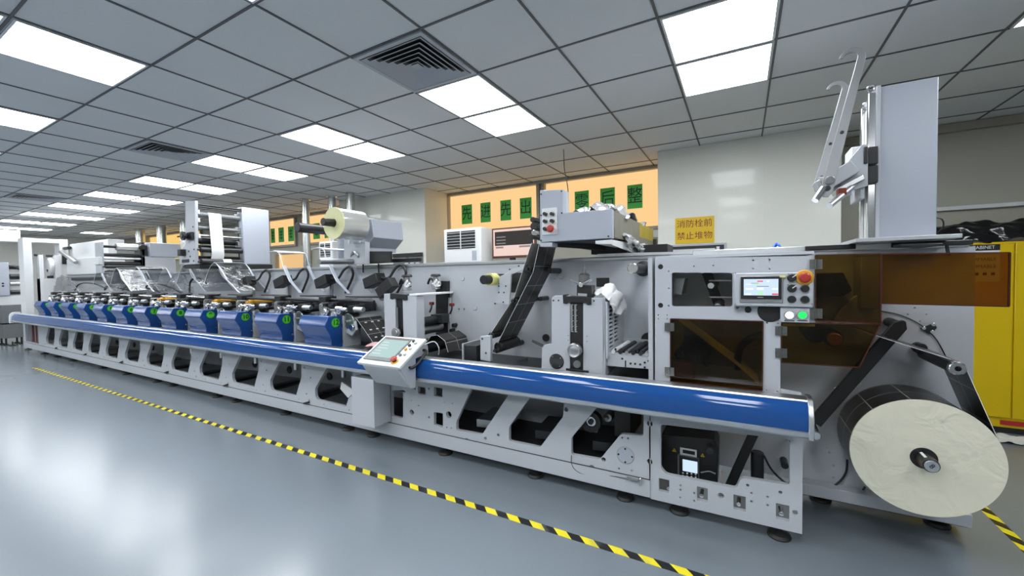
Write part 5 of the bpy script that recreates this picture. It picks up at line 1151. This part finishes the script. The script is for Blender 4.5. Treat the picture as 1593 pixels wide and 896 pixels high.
# exhaust ducts
for k, (x, y, zb, r, lb) in enumerate(((-6.449, 2.233, 1.2, .062, 'shiny metal exhaust duct behind the black unwinder shaft'), (-5.817, 2.30, 1.2, .062, 'shiny metal exhaust duct rising behind the left edge of the film roll'), (-5.331, 2.293, 1.2, .068, 'shiny metal exhaust duct rising behind the right half of the film roll'), (-12.6, 2.40, 1.2, .10, 'shiny metal exhaust duct beside the yellow lit far window'), (-11.13, 2.318, 1.2, .11, 'shiny metal exhaust duct just left of the web tower'), (-14.042, 2.462, 1.2, .10, 'far shiny metal exhaust duct left of the yellow lit window'))):
    t = thing('exhaust_duct', lb, 'duct', (x, y, 0), 'vertical exhaust ducts')
    MB().cyl((x, y, 0), (x, y, CZ-.001), r, 28, c=0).build('pipe', 'galv', t)
    for z in (1.7, 2.4): MB().ring((x, y, z), (0, 0, 1), r+.008, r, .025, 28).build('joint_band', 'galv', t)
    MB().ring((x, y, CZ-.012), (0, 0, 1), r+.03, r, .011, 28).build('ceiling_collar', 'galv', t)
# blue coiled hose and white bundle on the press top
hp_ = []
for k in range(40):
    a = k/39*2*PI*3; hp_.append(P(1209+10*math.cos(a)*(.7+.01*k), 392, .75)+Vector((0, .05*math.sin(a), .01+.022*(1+math.sin(a*1.0))*(1+.3*math.cos(k)))))
tag(MB().tube([P(1199, 396, .68), P(1203, 385, .7), P(1208, 379, .72), P(1214, 385, .72), P(1210, 395, .72), P(1206, 386, .70), P(1210, 380, .68), P(1217, 388, .66), P(1228, 396, .66)], .006, 8).build('blue_hose', 'hose'), 'bright blue air hose coil on top of the press by the control panel', 'hose')
blob('white_bundle', 'cloth', P(1273, 389, .75)+Vector((0, 0, .0)), (.055, .05, .028), 2, 'small white rounded bundle on the press top by the lifter base', 'cloth bundle', amp=.05)
tag(MB().box(1.78, 3.4, YB-.05, YB-.001, 2.028, 2.066).build('wall_conduit', 'white', None, .003), 'pale horizontal cable trunking on the dark wall above the plastic sheet', 'cable trunking')

# yellow cabinet with plastic sheet on top
t = thing('safety_cabinet', 'tall yellow safety cabinet standing behind the big roll', 'safety cabinet', (2.45, 2.95, 0))
YC = 2.72
MB().box(1.90, 3.0, YC+.02, 3.18, .05, 1.675).build('cabinet_body', 'yellow', t, .006)
MB().box(1.93, 2.452, YC, YC+.02, .14, 1.66).build('cabinet_door', 'yellow', t, .004)
MB().box(2.462, 2.97, YC, YC+.02, .14, 1.66).build('cabinet_door', 'yellow', t, .004)
MB().box(1.93, 2.97, YC+.03, 3.15, 0, .05).build('plinth', 'dark', t)
lp = MB().box(2.0, 2.368, YC-.003, YC, 1.603, 1.655).build('name_plate', 'black', t); text_on(lp, 'SAFETY CABINET', .041, YC-.0036, 2.203, 1.629, 'white', sx=.86)
MB().box(2.0, 2.368, YC-.003, YC, 1.57, 1.601).build('white_label', 'white', t)
lp = MB().box(2.02, 2.37, YC-.003, YC, 1.33, 1.565).build('flammable_label', 'white', t)
text_on(lp, 'FLAMMABLE', .038, YC-.0036, 2.245, 1.525, 'signred'); text_on(lp, 'FLAMMABLE', .038, YC-.0036, 2.245, 1.462, 'signred')
for k in range(3): MB().box(2.215+.05*k, 2.24+.05*k, YC-.0036, YC-.003, 1.385, 1.41).build('pictogram', 'signred', lp)
MB().box(2.395, 2.75, YC+.016, YC+.021, .075, .115).build('red_label', 'red', t).location.y = -.004
b = MB(); drape('plastic_sheet', 'bag', [[(1.92+.27*c, y, 1.688+(.03*math.sin(c*1.7) if h_ else 0)+h_*(.75+.16*c)) for c in range(5)] for y, h_ in ((2.745, 0.0), (2.80, .11), (2.95, .17), (3.12, .06))], .008, 'crumpled shiny black plastic sheet heaped on the yellow cabinet', 'plastic sheet', 7, .024)
drape('paper_scrap', 'paper', [[(2.22+.13*c, y, .012) for c in range(5)] for y in (2.42, 2.55, 2.66)], .004, 'torn white paper scraps lying on the floor before the yellow cabinet', 'paper scraps', 6, .012)

# ================================================================== FAR LEFT BACKGROUND
t = thing('slitting_machine', 'grey machine in the far left background beyond the press end', 'background machine', (-14.9, .4, 0))
MB().box(-15.2, -14.6, -.35, .20, 1.17, 1.95).build('control_box', 'paint2', t, .01)
MB().box(-15.2, -14.62, .06, .42, .17, .95).build('lower_cabinet', 'grey', t, .01)
MB().box(-15.2, -14.62, .06, .42, .50, .53).build('cabinet_shelf', 'dark', t)
MB().box(-15.15, -14.65, -.35, .40, .95, 1.17).build('table', 'white', t, .01)
MB().box(-15.15, -14.7, .20, .60, .95, 1.90).build('back_frame', 'white', t, .005)
for z, r in ((1.85, .05), (1.62, .06), (1.45, .045), (1.25, .05)): MB().cyl((-14.68, .22, z), (-14.68, .58, z), r, 18).build('roller', 'dark' if r > .045 else 'alu', t)
MB().tube([(-14.66, .22, 1.88), (-14.62, .36, 1.80), (-14.64, .42, 1.60), (-14.66, .38, 1.45)], .02, 8).build('hose', 'black', t)
for x, y in ((-14.7, .12), (-15.1, .12), (-14.7, .36), (-15.1, .36)): MB().lathe([(0, 0), (.05, 0), (.05, .015), (.018, .03), (.018, .18), (0, .18)], (x, y, 0), (0, 0, 1), 16).build('leveling_foot', 'dark', t)
MB().box(-15.2, -14.6, -.30, -.2, 0, 1.0).build('side_panel', 'white', t)
for k in range(2): MB().cyl((-14.6, .10, 1.40+.06*k), (-14.595, .10, 1.40+.06*k), .02, 12).build('button', 'black', t)
t = thing('wall_ac', 'white boxed air handling unit hung from the ceiling at the far left', 'air handler', (-16.1, .3, 2.6))
MB().box(-16.5, -16.0, -1.2, .67, 2.53, CZ-.06).build('housing', 'white', t, .01); MB().box(-16.0, -15.99, -1.15, .62, 2.56, 2.79).build('front_grille', 'paper', t, .004)
for y in (-1.0, .45): MB().cyl((-16.25, y, CZ-.06), (-16.25, y, CZ), .012, 8).build('hanger_rod', 'steel', t)

# hazy plastic wraps hanging over the older units
def wrap(rows, label, seed):
    o = drape('plastic_wrap', 'plastic', rows, .003, label, 'plastic wrap', seed, .03); o['group'] = 'hazy plastic wraps at the far units'
wrap([[P(x, y, .47) for x, y in ((172, 419), (186, 415), (200, 420))], [P(x, y, .42) for x, y in ((164, 432), (186, 430), (212, 436))], [P(x, y, .40) for x, y in ((160, 448), (188, 449), (226, 450))]], 'hazy clear plastic wrap hanging below the low film tower', 3)
wrap([[P(x, y, .47) for x, y in ((262, 432), (277, 423), (290, 430))], [P(x, y, .42) for x, y in ((258, 442), (276, 438), (296, 442))], [P(x, y, .40) for x, y in ((255, 453), (277, 452), (300, 455))]], 'hazy clear plastic wrap bulging left of the tall web tower foot', 5)
wrap([[P(x, y, .5) for x, y in ((85, 432), (95, 428), (108, 431))], [P(x, y, .45) for x, y in ((84, 444), (98, 440), (118, 446))], [P(x, y, .42) for x, y in ((83, 454), (100, 453), (128, 456))]], 'hazy clear plastic wrap beside the white portal frame at the far end', 8)
